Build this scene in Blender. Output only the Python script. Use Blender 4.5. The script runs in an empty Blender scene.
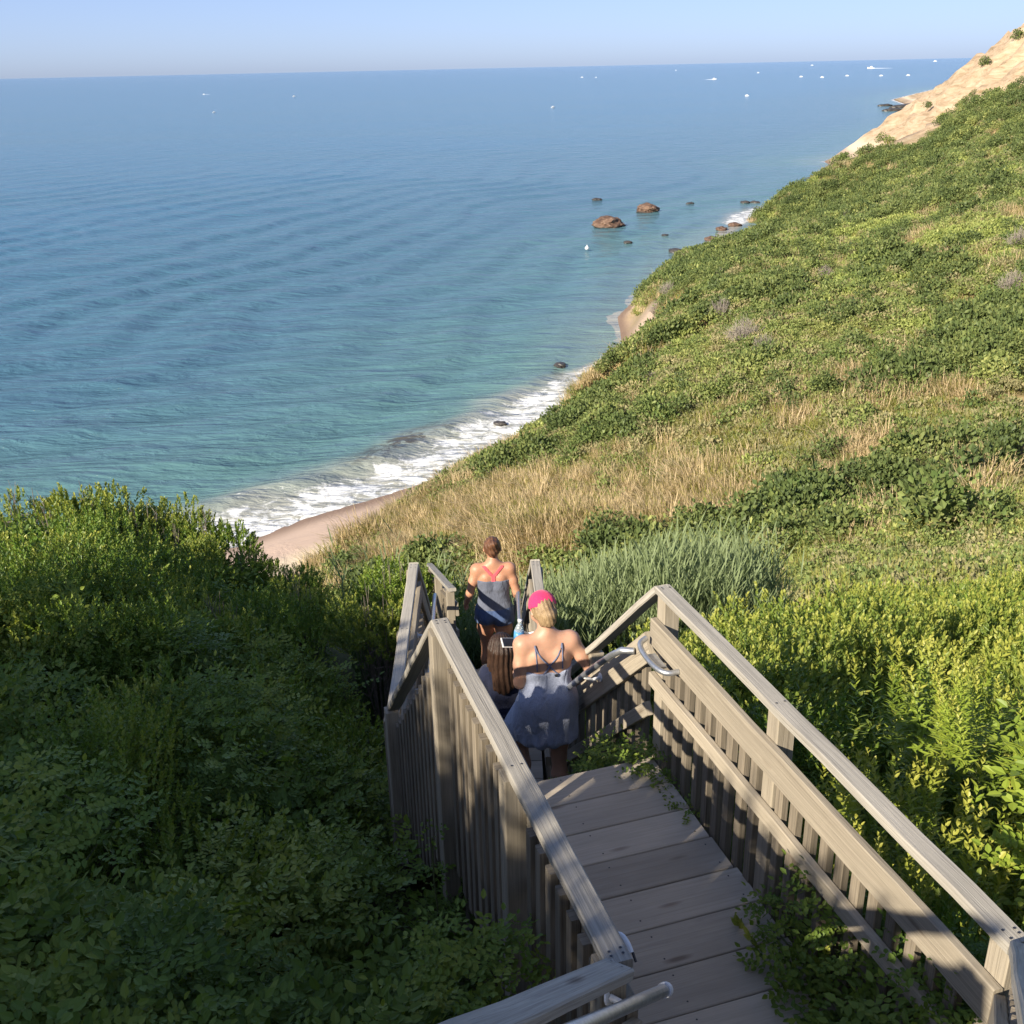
import bpy, math, random
import numpy as np
from mathutils import Vector, Matrix
SC = bpy.context.scene
COL = SC.collection
R = math.radians
SEA = -32.0            # eye level is z = 0, the sea lies 32 m below it

# ------------------------------------------------------------------ camera
F = 1060.; PIT = math.atan((512-67)/F); RO = math.atan(21/970.)
CX = np.array([1., 0, 0]); CU = np.array([0, math.sin(PIT), math.cos(PIT)])
CF = np.array([0, math.cos(PIT), -math.sin(PIT)])
CR = math.cos(RO)*CX - math.sin(RO)*CU; CUP = math.sin(RO)*CX + math.cos(RO)*CU
def ray(px, py): return CF + CR*(px-512)/F + CUP*(512-py)/F
def atz(px, py, z): d = ray(px, py); return d*(z/d[2])
def atd(px, py, dd): d = ray(px, py); return d*(dd/math.hypot(d[0], d[1]))
def proj(P):
    P = np.asarray(P, float); w = P@CF; w = np.where(w > .01, w, .01)
    return 512+F*(P@CR)/w, 512-F*(P@CUP)/w
cam = bpy.data.cameras.new('camera'); co = bpy.data.objects.new('camera', cam); COL.objects.link(co)
cam.sensor_width = 36; cam.lens = F/1024*36; cam.clip_start = .05; cam.clip_end = 90000
M4 = Matrix.Identity(4)
for i in range(3):
    M4[i][0] = CR[i]; M4[i][1] = CUP[i]; M4[i][2] = -CF[i]
co.matrix_world = M4; SC.camera = co
SC.cycles.max_bounces = 5; SC.cycles.diffuse_bounces = 2; SC.cycles.glossy_bounces = 3; SC.cycles.transmission_bounces = 4

# ------------------------------------------------------------------ helpers
def tag(o, label=None, cat=None, group=None, kind=None):
    if label: o['label'] = label
    if cat: o['category'] = cat
    if group: o['group'] = group
    if kind: o['kind'] = kind
    return o
def empty(name, loc=(0, 0, 0), rz=0):
    o = bpy.data.objects.new(name, None); COL.objects.link(o); o.location = loc; o.rotation_euler = (0, 0, rz)
    o.empty_display_size = .1
    return o
def mesh_np(name, V, faces, mat=None, smooth=False, attrs=None, uv=None):
    """faces: list of (n,k) int arrays"""
    me = bpy.data.meshes.new(name)
    V = np.asarray(V, np.float32); me.vertices.add(len(V)); me.vertices.foreach_set('co', V.ravel())
    faces = [np.asarray(f, np.int32) for f in faces if len(f)]
    idx = np.concatenate([f.ravel() for f in faces]); cnt = np.concatenate([np.full(len(f), f.shape[1], np.int32) for f in faces])
    st = np.concatenate([[0], np.cumsum(cnt)[:-1]]).astype(np.int32)
    me.loops.add(len(idx)); me.loops.foreach_set('vertex_index', idx)
    me.polygons.add(len(cnt)); me.polygons.foreach_set('loop_start', st)
    me.polygons.foreach_set('use_smooth', np.full(len(cnt), smooth, bool))
    me.update(calc_edges=True)
    for k, a in (attrs or {}).items():
        at = me.attributes.new(k, 'FLOAT', 'POINT'); at.data.foreach_set('value', np.asarray(a, np.float32))
    if uv is not None:
        l = me.uv_layers.new(name='UVMap'); l.data.foreach_set('uv', np.asarray(uv, np.float32).ravel())
    if mat: me.materials.append(mat)
    return me
def link(name, me, parent=None, loc=None):
    o = bpy.data.objects.new(name, me); COL.objects.link(o)
    if parent: o.parent = parent
    if loc is not None: o.location = loc
    return o
class Geo:
    """collects polygons, makes one mesh"""
    def __init__(s): s.v = []; s.f = []; s.uv = []; s.n = 0
    def add(s, v, f, uv=None):
        v = [tuple(map(float, p)) for p in v]
        for q in f: s.f.append([i+s.n for i in q])
        for q in f:
            for i in q: s.uv.append(uv[i] if uv else (v[i][0]+v[i][1], v[i][2]))
        s.v += v; s.n += len(v)
    def build(s, name, mat, parent=None, smooth=False):
        me = bpy.data.meshes.new(name); me.from_pydata(s.v, [], s.f)
        if smooth: me.polygons.foreach_set('use_smooth', [True]*len(s.f))
        l = me.uv_layers.new(name='UVMap'); l.data.foreach_set('uv', np.array(s.uv, np.float32).ravel())
        me.materials.append(mat); me.update()
        return link(name, me, parent)
rb = random.Random(5)
def nrm(v): v = np.asarray(v, float); return v/np.linalg.norm(v)
def board(g, a, b, w, t, up=(0, 0, 1), ch=.004, bow=.0):
    """board from a to b, w wide, t thick along up; chamfered, grain along UV u"""
    a = np.asarray(a, float); b = np.asarray(b, float); d = b-a; L = np.linalg.norm(d); d = d/L
    s = nrm(np.cross(d, up)); n = np.cross(s, d); hw, ht = w/2, t/2; c = ch
    sec = [(-hw+c, -ht), (hw-c, -ht), (hw, -ht+c), (hw, ht-c), (hw-c, ht), (-hw+c, ht), (-hw, ht-c), (-hw, -ht+c)]
    vv = [0]; 
    for i in range(8):
        p, q = sec[i], sec[(i+1) % 8]; vv.append(vv[-1]+math.hypot(p[0]-q[0], p[1]-q[1]))
    uo, vo = rb.uniform(0, 50), rb.uniform(0, 50); ns = max(1, int(L/.25)) if bow else 1
    V = []; UV = []; Fc = []
    for k in range(ns+1):
        tt = k/ns; off = n*bow*rb.uniform(-1, 1)+s*bow*rb.uniform(-1, 1)
        for i in range(9):
            x, y = sec[i % 8]; V.append(a+d*L*tt+s*x+n*y+off); UV.append((uo+L*tt, vo+vv[i]))
    for k in range(ns):
        for i in range(8): Fc.append((k*9+i, k*9+i+1, (k+1)*9+i+1, (k+1)*9+i))
    e0 = len(V)
    for (k, sg) in ((0, 1), (ns, -1)):
        q = []
        for i in range(8): q.append(len(V)); V.append(V[k*9+i]); UV.append((uo+sec[i][1], vo+sec[i][0]))
        Fc.append(q[::-1] if sg > 0 else q)
    g.add(V, Fc, UV)
def tube(g, pts, r, n=10, caps=True, r1=None):
    pts = [np.asarray(p, float) for p in pts]; V = []; Fc = []; m = len(pts)
    ref = np.array([0.13, .21, .97])
    for k, p in enumerate(pts):
        d = nrm(pts[min(k+1, m-1)]-pts[max(k-1, 0)])
        if abs(d@ref) > .95: rf = np.array([1., 0, 0])
        else: rf = ref
        s = nrm(np.cross(d, rf)); u = np.cross(s, d); rr = r if r1 is None else r+(r1-r)*k/(m-1)
        for i in range(n):
            a = 2*math.pi*i/n; V.append(p+s*math.cos(a)*rr+u*math.sin(a)*rr)
    for k in range(m-1):
        for i in range(n): Fc.append((k*n+i, k*n+(i+1) % n, (k+1)*n+(i+1) % n, (k+1)*n+i))
    if caps: Fc.append(list(range(n))[::-1]); Fc.append(list(range((m-1)*n, m*n)))
    g.add(V, Fc)
def smooth_path(pts, it=2):
    pts = [np.asarray(p, float) for p in pts]
    for _ in range(it):
        q = [pts[0]]
        for a, b in zip(pts[:-1], pts[1:]): q += [a*.75+b*.25, a*.25+b*.75]
        q.append(pts[-1]); pts = q
    return pts
# ---- numpy value noise
def _h(ix, iy, s):
    n = (ix.astype(np.int64)*374761393+iy.astype(np.int64)*668265263+s*1442695041) & 0xffffffff
    n = ((n ^ (n >> 13))*1274126177) & 0xffffffff
    return ((n ^ (n >> 16)) & 0xffff)/65535.
def vnoise(x, y, s=0):
    ix = np.floor(x); iy = np.floor(y); fx = x-ix; fy = y-iy; fx = fx*fx*(3-2*fx); fy = fy*fy*(3-2*fy)
    ix = ix.astype(np.int64); iy = iy.astype(np.int64)
    a = _h(ix, iy, s); b = _h(ix+1, iy, s); c = _h(ix, iy+1, s); d = _h(ix+1, iy+1, s)
    return (a*(1-fx)+b*fx)*(1-fy)+(c*(1-fx)+d*fx)*fy
def fbm(x, y, o=4, s=0):
    t = 0; a = .5; w = 0
    for k in range(o): t = t+a*vnoise(x*2**k+k*17.3, y*2**k-k*9.1, s+k); w += a; a *= .5
    return t/w
def mound(x, y, cell, s=0):
    """rounded plants on a jittered grid: height 0..1 of the dome over (x, y) and a random number of that plant"""
    gx = np.floor(x/cell).astype(np.int64); gy = np.floor(y/cell).astype(np.int64); best = np.zeros(x.shape); idr = np.zeros(x.shape)
    for i in (-1, 0, 1):
        for j in (-1, 0, 1):
            cx = gx+i; cy = gy+j; px_ = (cx+.5+.8*(_h(cx, cy, s)-.5))*cell; py_ = (cy+.5+.8*(_h(cx, cy, s+1)-.5))*cell; rd = cell*(.45+.5*_h(cx, cy, s+2)); hh = .45+.55*_h(cx, cy, s+3)
            v = hh*np.sqrt(np.clip(1-((x-px_)**2+(y-py_)**2)/rd**2, 0, 1)); m = v > best; best = np.where(m, v, best); idr = np.where(m, _h(cx, cy, s+5), idr)
    return best, idr
def sstep(a, b, x): t = np.clip((x-a)/(b-a), 0, 1); return t*t*(3-2*t)

# ------------------------------------------------------------------ materials
def newmat(name):
    m = bpy.data.materials.new(name); m.use_nodes = True; nt = m.node_tree
    return m, nt, nt.nodes, nt.links, nt.nodes['Principled BSDF']
def ramp(N, stops, interp='LINEAR'):
    r = N.new('ShaderNodeValToRGB'); e = r.color_ramp.elements; r.color_ramp.interpolation = interp
    while len(e) < len(stops): e.new(.5)
    for k, (p, c) in enumerate(stops): e[k].position = p; e[k].color = (*c, 1) if len(c) == 3 else c
    return r
def noise(N, L, vec, scale, detail=4, rough=.55, dist=0.):
    n = N.new('ShaderNodeTexNoise'); n.inputs['Scale'].default_value = scale; n.inputs['Detail'].default_value = detail
    n.inputs['Roughness'].default_value = rough; n.inputs['Distortion'].default_value = dist
    if vec is not None: L.new(vec, n.inputs['Vector'])
    return n
def mapping(N, L, vec, scale=(1, 1, 1), rot=(0, 0, 0)):
    m = N.new('ShaderNodeMapping'); m.inputs['Scale'].default_value = scale; m.inputs['Rotation'].default_value = rot; L.new(vec, m.inputs['Vector']); return m
def mixc(N, L, f, a, b, mode='MIX'):
    m = N.new('ShaderNodeMix'); m.data_type = 'RGBA'; m.blend_type = mode
    if isinstance(f, (int, float)): m.inputs[0].default_value = f
    else: L.new(f, m.inputs[0])
    for k, x in ((6, a), (7, b)):
        if isinstance(x, tuple): m.inputs[k].default_value = (*x, 1)
        else: L.new(x, m.inputs[k])
    return m.outputs[2]
def mathn(N, L, op, a, b=None, clamp=False):
    m = N.new('ShaderNodeMath'); m.operation = op; m.use_clamp = clamp
    for k, x in ((0, a), (1, b)):
        if x is None: continue
        if isinstance(x, (int, float)): m.inputs[k].default_value = x
        else: L.new(x, m.inputs[k])
    return m.outputs[0]
def maprange(N, L, v, a, b, c=0., d=1., smooth=True):
    m = N.new('ShaderNodeMapRange'); m.interpolation_type = 'SMOOTHSTEP' if smooth else 'LINEAR'
    L.new(v, m.inputs['Value']); m.inputs['From Min'].default_value = a; m.inputs['From Max'].default_value = b
    m.inputs['To Min'].default_value = c; m.inputs['To Max'].default_value = d
    return m.outputs['Result']
def bump(N, L, h, strength, dist, P):
    b = N.new('ShaderNodeBump'); b.inputs['Strength'].default_value = strength; b.inputs['Distance'].default_value = dist
    L.new(h, b.inputs['Height']); L.new(b.outputs[0], P.inputs['Normal']); return b
def wood(name, dark, light, grain=1., knots=True):
    m, nt, N, L, P = newmat(name)
    uv = N.new('ShaderNodeUVMap').outputs[0]
    m1 = mapping(N, L, uv, (1.6, 85, 1)); g = noise(N, L, m1.outputs[0], 1.0, 6, .65, 1.2)
    m2 = mapping(N, L, uv, (2, 190, 1)); g2 = noise(N, L, m2.outputs[0], 1.0, 3, .6, .6)
    m3 = mapping(N, L, uv, (1.2, 4, 1)); b = noise(N, L, m3.outputs[0], 1.4, 4, .6)
    r = ramp(N, [(.30, dark), (.46, tuple(.5*(x+y) for x, y in zip(dark, light))), (.66, light)]); L.new(g.outputs[0], r.inputs[0])
    c = mixc(N, L, maprange(N, L, b.outputs[0], .3, .75, 0., .55), r.outputs[0], tuple(x*.62 for x in light))
    crack = ramp(N, [(.26, (.18, .18, .18)), (.37, (1, 1, 1))]); L.new(g2.outputs[0], crack.inputs[0])
    c = mixc(N, L, .8*grain, c, crack.outputs[0], 'MULTIPLY')
    if knots:
        vm = mapping(N, L, uv, (1.6, 7, 1)); v = N.new('ShaderNodeTexVoronoi'); v.inputs['Scale'].default_value = 1.0; L.new(vm.outputs[0], v.inputs['Vector'])
        kr = ramp(N, [(.05, (.42, .36, .33)), (.13, (1, 1, 1))]); L.new(v.outputs['Distance'], kr.inputs[0])
        c = mixc(N, L, .8, c, kr.outputs[0], 'MULTIPLY')
    oi = N.new('ShaderNodeObjectInfo'); hv = N.new('ShaderNodeHueSaturation'); L.new(c, hv.inputs['Color'])
    L.new(maprange(N, L, oi.outputs['Random'], 0, 1, .82, 1.15, False), hv.inputs['Value'])
    L.new(hv.outputs[0], P.inputs['Base Color']); P.inputs['Roughness'].default_value = .85
    P.inputs['Specular IOR Level'].default_value = .3
    hh = mathn(N, L, 'ADD', g.outputs[0], g2.outputs[0]); bump(N, L, hh, .55*grain, .004, P)
    return m
M = {}
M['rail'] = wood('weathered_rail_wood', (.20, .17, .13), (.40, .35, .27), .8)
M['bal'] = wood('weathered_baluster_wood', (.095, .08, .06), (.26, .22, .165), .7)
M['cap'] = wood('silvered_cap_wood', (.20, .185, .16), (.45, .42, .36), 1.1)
M['deck'] = wood('walked_deck_wood', (.39, .335, .265), (.52, .455, .365), .4)
def plain(name, col, rough=.6, metal=0., bumpy=0., scale=80., var=.25):
    m, nt, N, L, P = newmat(name); tc = N.new('ShaderNodeTexCoord').outputs['Object']
    n = noise(N, L, tc, scale, 4, .6); c = mixc(N, L, maprange(N, L, n.outputs[0], .3, .7), tuple(x*(1-var) for x in col), tuple(min(1, x*(1+var)) for x in col))
    L.new(c, P.inputs['Base Color']); P.inputs['Roughness'].default_value = rough; P.inputs['Metallic'].default_value = metal
    if bumpy: bump(N, L, n.outputs[0], bumpy, .01, P)
    return m
M['galv'] = plain('galvanised_pipe', (.50, .52, .54), .42, .85, .05, 60, .12)
M['bracket'] = plain('white_coated_bracket', (.72, .73, .74), .4, .0, .0, 60, .05)
M['darkmetal'] = plain('dark_steel', (.06, .06, .065), .5, .6, 0, 50, .1)

def leafmat(name, cols, trans=.3, rough=.45, pscale=.6, tip=None, spec=.38, old=0.):
    """cols: three colours picked per leaf, shifted slowly over the ground"""
    m, nt, N, L, P = newmat(name)
    a = N.new('ShaderNodeAttribute'); a.attribute_name = 'rnd'
    pos = N.new('ShaderNodeNewGeometry').outputs['Position']; n = noise(N, L, pos, pscale, 3, .6)
    oi = N.new('ShaderNodeObjectInfo')
    t = mathn(N, L, 'ADD', mathn(N, L, 'MULTIPLY', a.outputs['Fac'], .45), mathn(N, L, 'MULTIPLY', maprange(N, L, n.outputs[0], .3, .7), .4))
    t = mathn(N, L, 'ADD', t, mathn(N, L, 'MULTIPLY', oi.outputs['Random'], .15))
    stops = [(.08, cols[0]), (.5, cols[1]), (.92, cols[2])]
    r = ramp(N, stops); L.new(t, r.inputs[0]); c = r.outputs[0]
    if tip is not None:
        h = N.new('ShaderNodeAttribute'); h.attribute_name = 'tip'
        c = mixc(N, L, maprange(N, L, h.outputs['Fac'], .55, 1.), c, tip)
    L.new(c, P.inputs['Base Color']); P.inputs['Roughness'].default_value = rough; P.inputs['Specular IOR Level'].default_value = spec
    tr = N.new('ShaderNodeBsdfTranslucent'); tc = mixc(N, L, 1., c, (1.25, 1.3, .55), 'MULTIPLY'); L.new(tc, tr.inputs['Color'])
    mx = N.new('ShaderNodeMixShader'); mx.inputs[0].default_value = trans
    L.new(P.outputs[0], mx.inputs[1]); L.new(tr.outputs[0], mx.inputs[2]); L.new(mx.outputs[0], N['Material Output'].inputs['Surface'])
    return m
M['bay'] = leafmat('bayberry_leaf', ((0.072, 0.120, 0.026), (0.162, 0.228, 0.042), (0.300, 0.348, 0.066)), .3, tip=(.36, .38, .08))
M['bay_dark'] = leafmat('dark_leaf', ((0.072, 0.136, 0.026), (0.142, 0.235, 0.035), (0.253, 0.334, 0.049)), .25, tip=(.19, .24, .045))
M['rose'] = leafmat('briar_leaf', ((0.073, 0.128, 0.028), (0.145, 0.218, 0.041), (0.306, 0.332, 0.058)), .3, spec=.2)
M['young'] = leafmat('young_leaf', ((0.110, 0.176, 0.027), (0.209, 0.286, 0.045), (0.374, 0.396, 0.081)), .3)
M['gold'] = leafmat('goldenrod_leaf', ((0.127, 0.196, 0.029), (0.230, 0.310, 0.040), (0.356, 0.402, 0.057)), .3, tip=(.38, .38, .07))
M['reed'] = leafmat('reed_leaf', ((.055, .095, .042), (.10, .155, .07), (.17, .22, .11)), .25, pscale=.4, spec=.15, tip=(.20, .25, .12))
M['dry'] = leafmat('dry_grass', ((.37, .29, .155), (.55, .43, .255), (.70, .575, .385)), .2, pscale=.25, rough=.8, spec=.1)
M['grass'] = leafmat('green_grass', ((0.161, 0.184, 0.040), (0.276, 0.276, 0.069), (0.437, 0.380, 0.138)), .25, pscale=.3, spec=.15)
M['hill'] = leafmat('hill_shrub_leaf', ((0.078, 0.130, 0.039), (0.182, 0.227, 0.072), (0.338, 0.351, 0.117)), .2, pscale=.12, spec=.15)
M['hilldark'] = leafmat('hill_dark_leaf', ((0.056, 0.081, 0.033), (0.106, 0.144, 0.048), (0.200, 0.225, 0.075)), .15, pscale=.2, spec=.15)
M['hillbright'] = leafmat('hill_fern_leaf', ((0.175, 0.225, 0.062), (0.275, 0.325, 0.094), (0.450, 0.463, 0.163)), .25, pscale=.2, spec=.15)
M['olive'] = leafmat('olive_scrub_leaf', ((0.169, 0.169, 0.085), (0.273, 0.260, 0.130), (0.442, 0.377, 0.208)), .2, pscale=.2, spec=.1)
M['twig'] = plain('grey_twig', (.20, .17, .14), .9, 0, 0, 30, .3)
M['deadtwig'] = plain('dead_grey_twig', (.27, .235, .20), .9, 0, 0, 30, .25)
M['stem'] = plain('green_stem', (.10, .12, .04), .8, 0, 0, 30, .3)

# ------------------------------------------------------------------ world and sun
SUN_AZ, SUN_EL = -136., 28.5
w = bpy.data.worlds.new('World'); SC.world = w; w.use_nodes = True; nt = w.node_tree
sky = nt.nodes.new('ShaderNodeTexSky'); sky.sky_type = 'NISHITA'; sky.sun_disc = False
sky.sun_elevation = R(SUN_EL); sky.sun_rotation = R(SUN_AZ); sky.altitude = 0; sky.air_density = .55; sky.dust_density = .7; sky.ozone_density = 3.0
bg = nt.nodes['Background']; bg.inputs['Strength'].default_value = .094; tn = nt.nodes.new('ShaderNodeMix'); tn.data_type = 'RGBA'; tn.blend_type = 'MULTIPLY'; tn.inputs[0].default_value = 1; tn.inputs[7].default_value = (1.36, 1.45, 1.80, 1)
gm = nt.nodes.new('ShaderNodeGamma'); gm.inputs[1].default_value = .6; nt.links.new(sky.outputs[0], gm.inputs[0]); nt.links.new(gm.outputs[0], tn.inputs[6]); nt.links.new(tn.outputs[2], bg.inputs['Color'])
sl = bpy.data.lights.new('sun', 'SUN'); so = bpy.data.objects.new('sun', sl); COL.objects.link(so)
sl.energy = 4.8; sl.angle = R(.55); sl.color = (1., .89, .72)
sd = np.array([math.sin(R(SUN_AZ))*math.cos(R(SUN_EL)), math.cos(R(SUN_AZ))*math.cos(R(SUN_EL)), math.sin(R(SUN_EL))])
so.rotation_euler = Vector(sd).to_track_quat('Z', 'Y').to_euler(); so.location = (-10, -10, 20)
SC.view_settings.view_transform = 'Standard'; SC.view_settings.look = 'None'; SC.view_settings.exposure = 1.0; SC.view_settings.gamma = 1

# ------------------------------------------------------------------ terrain
CP = [(0, 0, -2.9), (0, -4, -1.5), (-6, -6, -1.6), (8, -6, -1.4), (0, -25, 1), (-25, -15, -2), (30, -20, 3), (0, -120, 6), (120, -80, 10), (-100, -60, 0),
      (-1.2, 2, -3.9), (-3, 1, -3.5), (-3, 5, -4.7), (-3, 10, -6.5), (-3, 15, -8.6), (-8, 3, -3.8), (-8, 10, -5.8), (-8, 15, -7.6), (-5, 18, -9.8), (-14, 18, -9.0), (-25, 10, -7),
      (-14, 27, -15), (-5, 27, -15), (-12, 45, -25), (-22, 60, -30), (-60, 20, -18), (-60, 40, -30),
      (-.3, 5, -5.0), (-.3, 7.5, -6.4), (-.3, 10, -8.0), (-1, 14, -10.4), (-1, 20, -14), (-2, 35, -23), (-3, 50, -28.5),
      (1.6, 3.2, -4.3), (2.5, 2.5, -4.3), (5, 3, -4.5), (3, 6, -5.8), (6, 7, -5.9), (3, 10, -7.4), (8, 12, -7.6), (4, 15, -9.8), (9, 18, -10.8), (18, 15, -8.0), (14, 5, -4), (30, 10, -5),
      (8, 27, -14.5), (18, 26, -12.5), (60, 30, -6), (120, 40, 0), (90, 80, -6), (160, 110, 2), (200, 260, 10), (230, 340, 14), (300, 500, 16), (400, 200, 12), (500, 800, 14), (700, 400, 16), (350, 900, 5)]
for px, py, d in [(850, 548, 38), (1024, 545, 36), (700, 548, 45), (600, 550, 49), (500, 560, 51), (400, 572, 55), (350, 575, 61),
                  (1024, 500, 45), (1024, 450, 54), (1024, 400, 64), (1024, 300, 88), (1024, 200, 135), (1024, 135, 200), (1024, 85, 262),
                  (850, 500, 49), (850, 450, 57), (850, 400, 67), (850, 300, 96), (850, 225, 160), (860, 183, 245),
                  (700, 500, 53), (700, 450, 62), (700, 400, 72), (700, 350, 86), (700, 300, 108), (705, 272, 140),
                  (600, 500, 57), (600, 450, 67), (603, 403, 84), (500, 500, 63), (500, 462, 75), (445, 505, 68), (640, 330, 112), (750, 245, 200), (800, 224, 235),
                  (925, 137, 262), (960, 118, 268), (985, 104, 266), (1012, 24, 350), (1030, 14, 355), (985, 70, 330), (950, 105, 310)]:
    p = atd(px, py, d); CP.append((p[0], p[1], p[2]-.5))
CP = np.array(CP, float)
def kern(r): return np.sqrt(r*r+4.)
_A = kern(np.hypot(CP[:, None, 0]-CP[None, :, 0], CP[:, None, 1]-CP[None, :, 1])); _mz = CP[:, 2].mean()
_W = np.linalg.solve(_A+np.eye(len(CP))*1e-6, CP[:, 2]-_mz)
def rbf(x, y):
    z = np.full(x.shape, _mz)
    for k in range(len(CP)): z += _W[k]*kern(np.hypot(x-CP[k, 0], y-CP[k, 1]))
    return z
SHORE = [(-900, -80), (-300, 10), (-120, 40), (-60, 56)]+[tuple(atz(px, py, SEA)[:2]) for px, py in
        [(150, 566), (236, 541), (307, 517), (372, 499), (425, 482), (480, 456), (527, 433), (565, 408), (603, 384), (622, 350)]]
SHORE += [(15, 145), (24, 172), (37, 205), (50, 235), (62, 256), (80, 271), (98, 290), (103.5, 325), (109, 380), (165, 480), (240, 620), (298, 830), (310, 880), (330, 960), (500, 1300), (2500, 3000)]
SHORE = np.array(SHORE)
def shoredist(x, y):
    best = np.full(x.shape, 1e9); sgn = np.ones(x.shape)
    for k in range(len(SHORE)-1):
        a = SHORE[k]; b = SHORE[k+1]; d = b-a; L2 = d@d
        t = np.clip(((x-a[0])*d[0]+(y-a[1])*d[1])/L2, 0, 1)
        ex = x-a[0]-t*d[0]; ey = y-a[1]-t*d[1]; dd = np.hypot(ex, ey); c = d[0]*ey-d[1]*ex
        m = dd < best-1e-6; best = np.where(m, dd, best); sgn = np.where(m, np.where(c < 0, 1., -1.), sgn)
    return best*sgn        # positive inland
def height(x, y, detail=True):
    x = np.asarray(x, float); y = np.asarray(y, float)
    s = shoredist(x, y); d = np.hypot(x, y)
    hb = rbf(x, y)
    far = sstep(25, 60, d)
    if detail: hb = hb + far*(fbm(x/14, y/14, 4, 3)-.5)*2.6*sstep(25, 120, d) + (fbm(x/2.2, y/2.2, 3, 8)-.5)*.35*sstep(2, 8, np.hypot(x, y-3))
    bw = 1.2+7.5*sstep(-3, -13, x)*sstep(110, 70, y)          # beach width, wide only near the stairs
    steep = np.where(y < 95, .62, 1.35); steep = np.where(y > 262, .80, steep); steep = np.where(y > 500, .3, steep)
    sj = s+(fbm(x/9, y/9, 3, 21)-.5)*5*sstep(4, 20, s)
    prof = SEA+np.minimum(np.maximum(s, 0), bw)*.13+np.maximum(sj-bw, 0)*steep
    if detail:
        gul = np.abs(fbm(x/16+y/30, y/7.5-x/30, 4, 33)-.5)*2+.35*np.abs(fbm(x/3, y/2.2, 3, 34)-.5)
        prof = prof-gul*sstep(3, 20, s-bw)*np.where(y > 240, 8., 1.2)
    h = np.minimum(hb, prof)
    k = 1.0; h = np.where(np.abs(hb-prof) < k, h-(k-np.abs(hb-prof))**2/(4*k), h)
    h = np.where(s < 0, SEA+np.maximum(s, -60)*.10-.02, h)
    return h, s, bw, hb-prof
azf = np.concatenate([np.arange(-180, -48, 3.), np.arange(-48, 48, .2), np.arange(48, 180.1, 3.)])
rr = np.concatenate([np.arange(.0, 3, .3), 3*np.exp(np.arange(0, 400)/399*math.log(1300/3.))])
A, D_ = np.meshgrid(np.radians(azf), rr); GX = np.sin(A)*D_; GY = np.cos(A)*D_
GZ, GS, GB, GD = height(GX, GY)
def gridfaces(nr, nc):
    i = np.arange(nr-1)[:, None]*nc+np.arange(nc-1)[None, :]; i = i.ravel()
    return np.stack([i, i+1, i+nc+1, i+nc], 1)
pxg, pyg = proj(np.stack([GX, GY, GZ], -1))
# sand: beach, the eroded bluff beyond the green hill, the small cliff
n1 = fbm(GX/6, GY/6, 4, 51)
dist = np.hypot(GX, GY)
sandA = sstep(2.5, -1.0, GS-GB+(n1-.5)*4)                                        # beach
sandB = sstep(258, 272, -22*sstep(870, 835, pxg)+ dist+(n1-.5)*26)*sstep(0, 8, GS)                         # bluff
sandC = sstep(0.5, -.8, GD*0+np.abs(GS-1)-3.2+(n1-.5)*3)*sstep(112, 120, GY)*sstep(140, 128, GY)  # little cliff
sandD = sstep(9, 2, GS-GB+(n1-.5)*10)*sstep(110, 85, GY)*sstep(-4, -14, GX)
sand = np.clip(np.maximum.reduce([sandA, sandB, sandC, sandD]), 0, 1)
m, nt, N, L, P = newmat('land_ground')
at = N.new('ShaderNodeAttribute'); at.attribute_name = 'sand'; ats = N.new('ShaderNodeAttribute'); ats.attribute_name = 'shore'; atd_ = N.new('ShaderNodeAttribute'); atd_.attribute_name = 'dry'
geo = N.new('ShaderNodeNewGeometry'); pos = geo.outputs['Position']
n_a = noise(N, L, pos, .35, 6, .62); n_b = noise(N, L, pos, 3., 4, .6)
soil = ramp(N, [(.3, (.045, .05, .02)), (.55, (.09, .09, .035)), (.8, (.14, .13, .06))]); L.new(n_a.outputs[0], soil.inputs[0])
dryc = ramp(N, [(.3, (.20, .17, .07)), (.55, (.36, .27, .13)), (.75, (.48, .36, .20))]); L.new(n_b.outputs[0], dryc.inputs[0])
c0 = mixc(N, L, atd_.outputs['Fac'], soil.outputs[0], dryc.outputs[0])
mp = mapping(N, L, pos, (.35, .35, 1.4)); n_s = noise(N, L, mp.outputs[0], .5, 6, .7, .8)
sc = ramp(N, [(.27, (.12, .10, .06)), (.35, (.30, .22, .135)), (.5, (.46, .34, .22)), (.64, (.53, .42, .29)), (.8, (.58, .50, .38))]); L.new(n_s.outputs[0], sc.inputs[0])
beach = mixc(N, L, maprange(N, L, ats.outputs['Fac'], 5.5, 8.0), (.50, .38, .30), (.64, .53, .38))
wet = mixc(N, L, maprange(N, L, ats.outputs['Fac'], .5, 3.0), (.24, .17, .13), beach)
isb = maprange(N, L, ats.outputs['Fac'], 9., 13.)
sandc = mixc(N, L, isb, wet, sc.outputs[0])
c = mixc(N, L, at.outputs['Fac'], c0, sandc)
L.new(c, P.inputs['Base Color']); P.inputs['Roughness'].default_value = .95; P.inputs['Specular IOR Level'].default_value = .1
bump(N, L, n_s.outputs[0], .5, .5, P)
M['land'] = m
dryness = np.zeros_like(GX)
land = link('hillside', mesh_np('hillside', np.stack([GX, GY, GZ], -1).reshape(-1, 3), [gridfaces(len(rr), len(azf))[:, ::-1]], M['land'], True,
            {'sand': sand.ravel(), 'shore': GS.ravel(), 'dry': (sstep(45, 60, dist)*sstep(.35, .6, fbm(GX/9, GY/9, 3, 77))).ravel()}))
tag(land, kind='structure')

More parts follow.
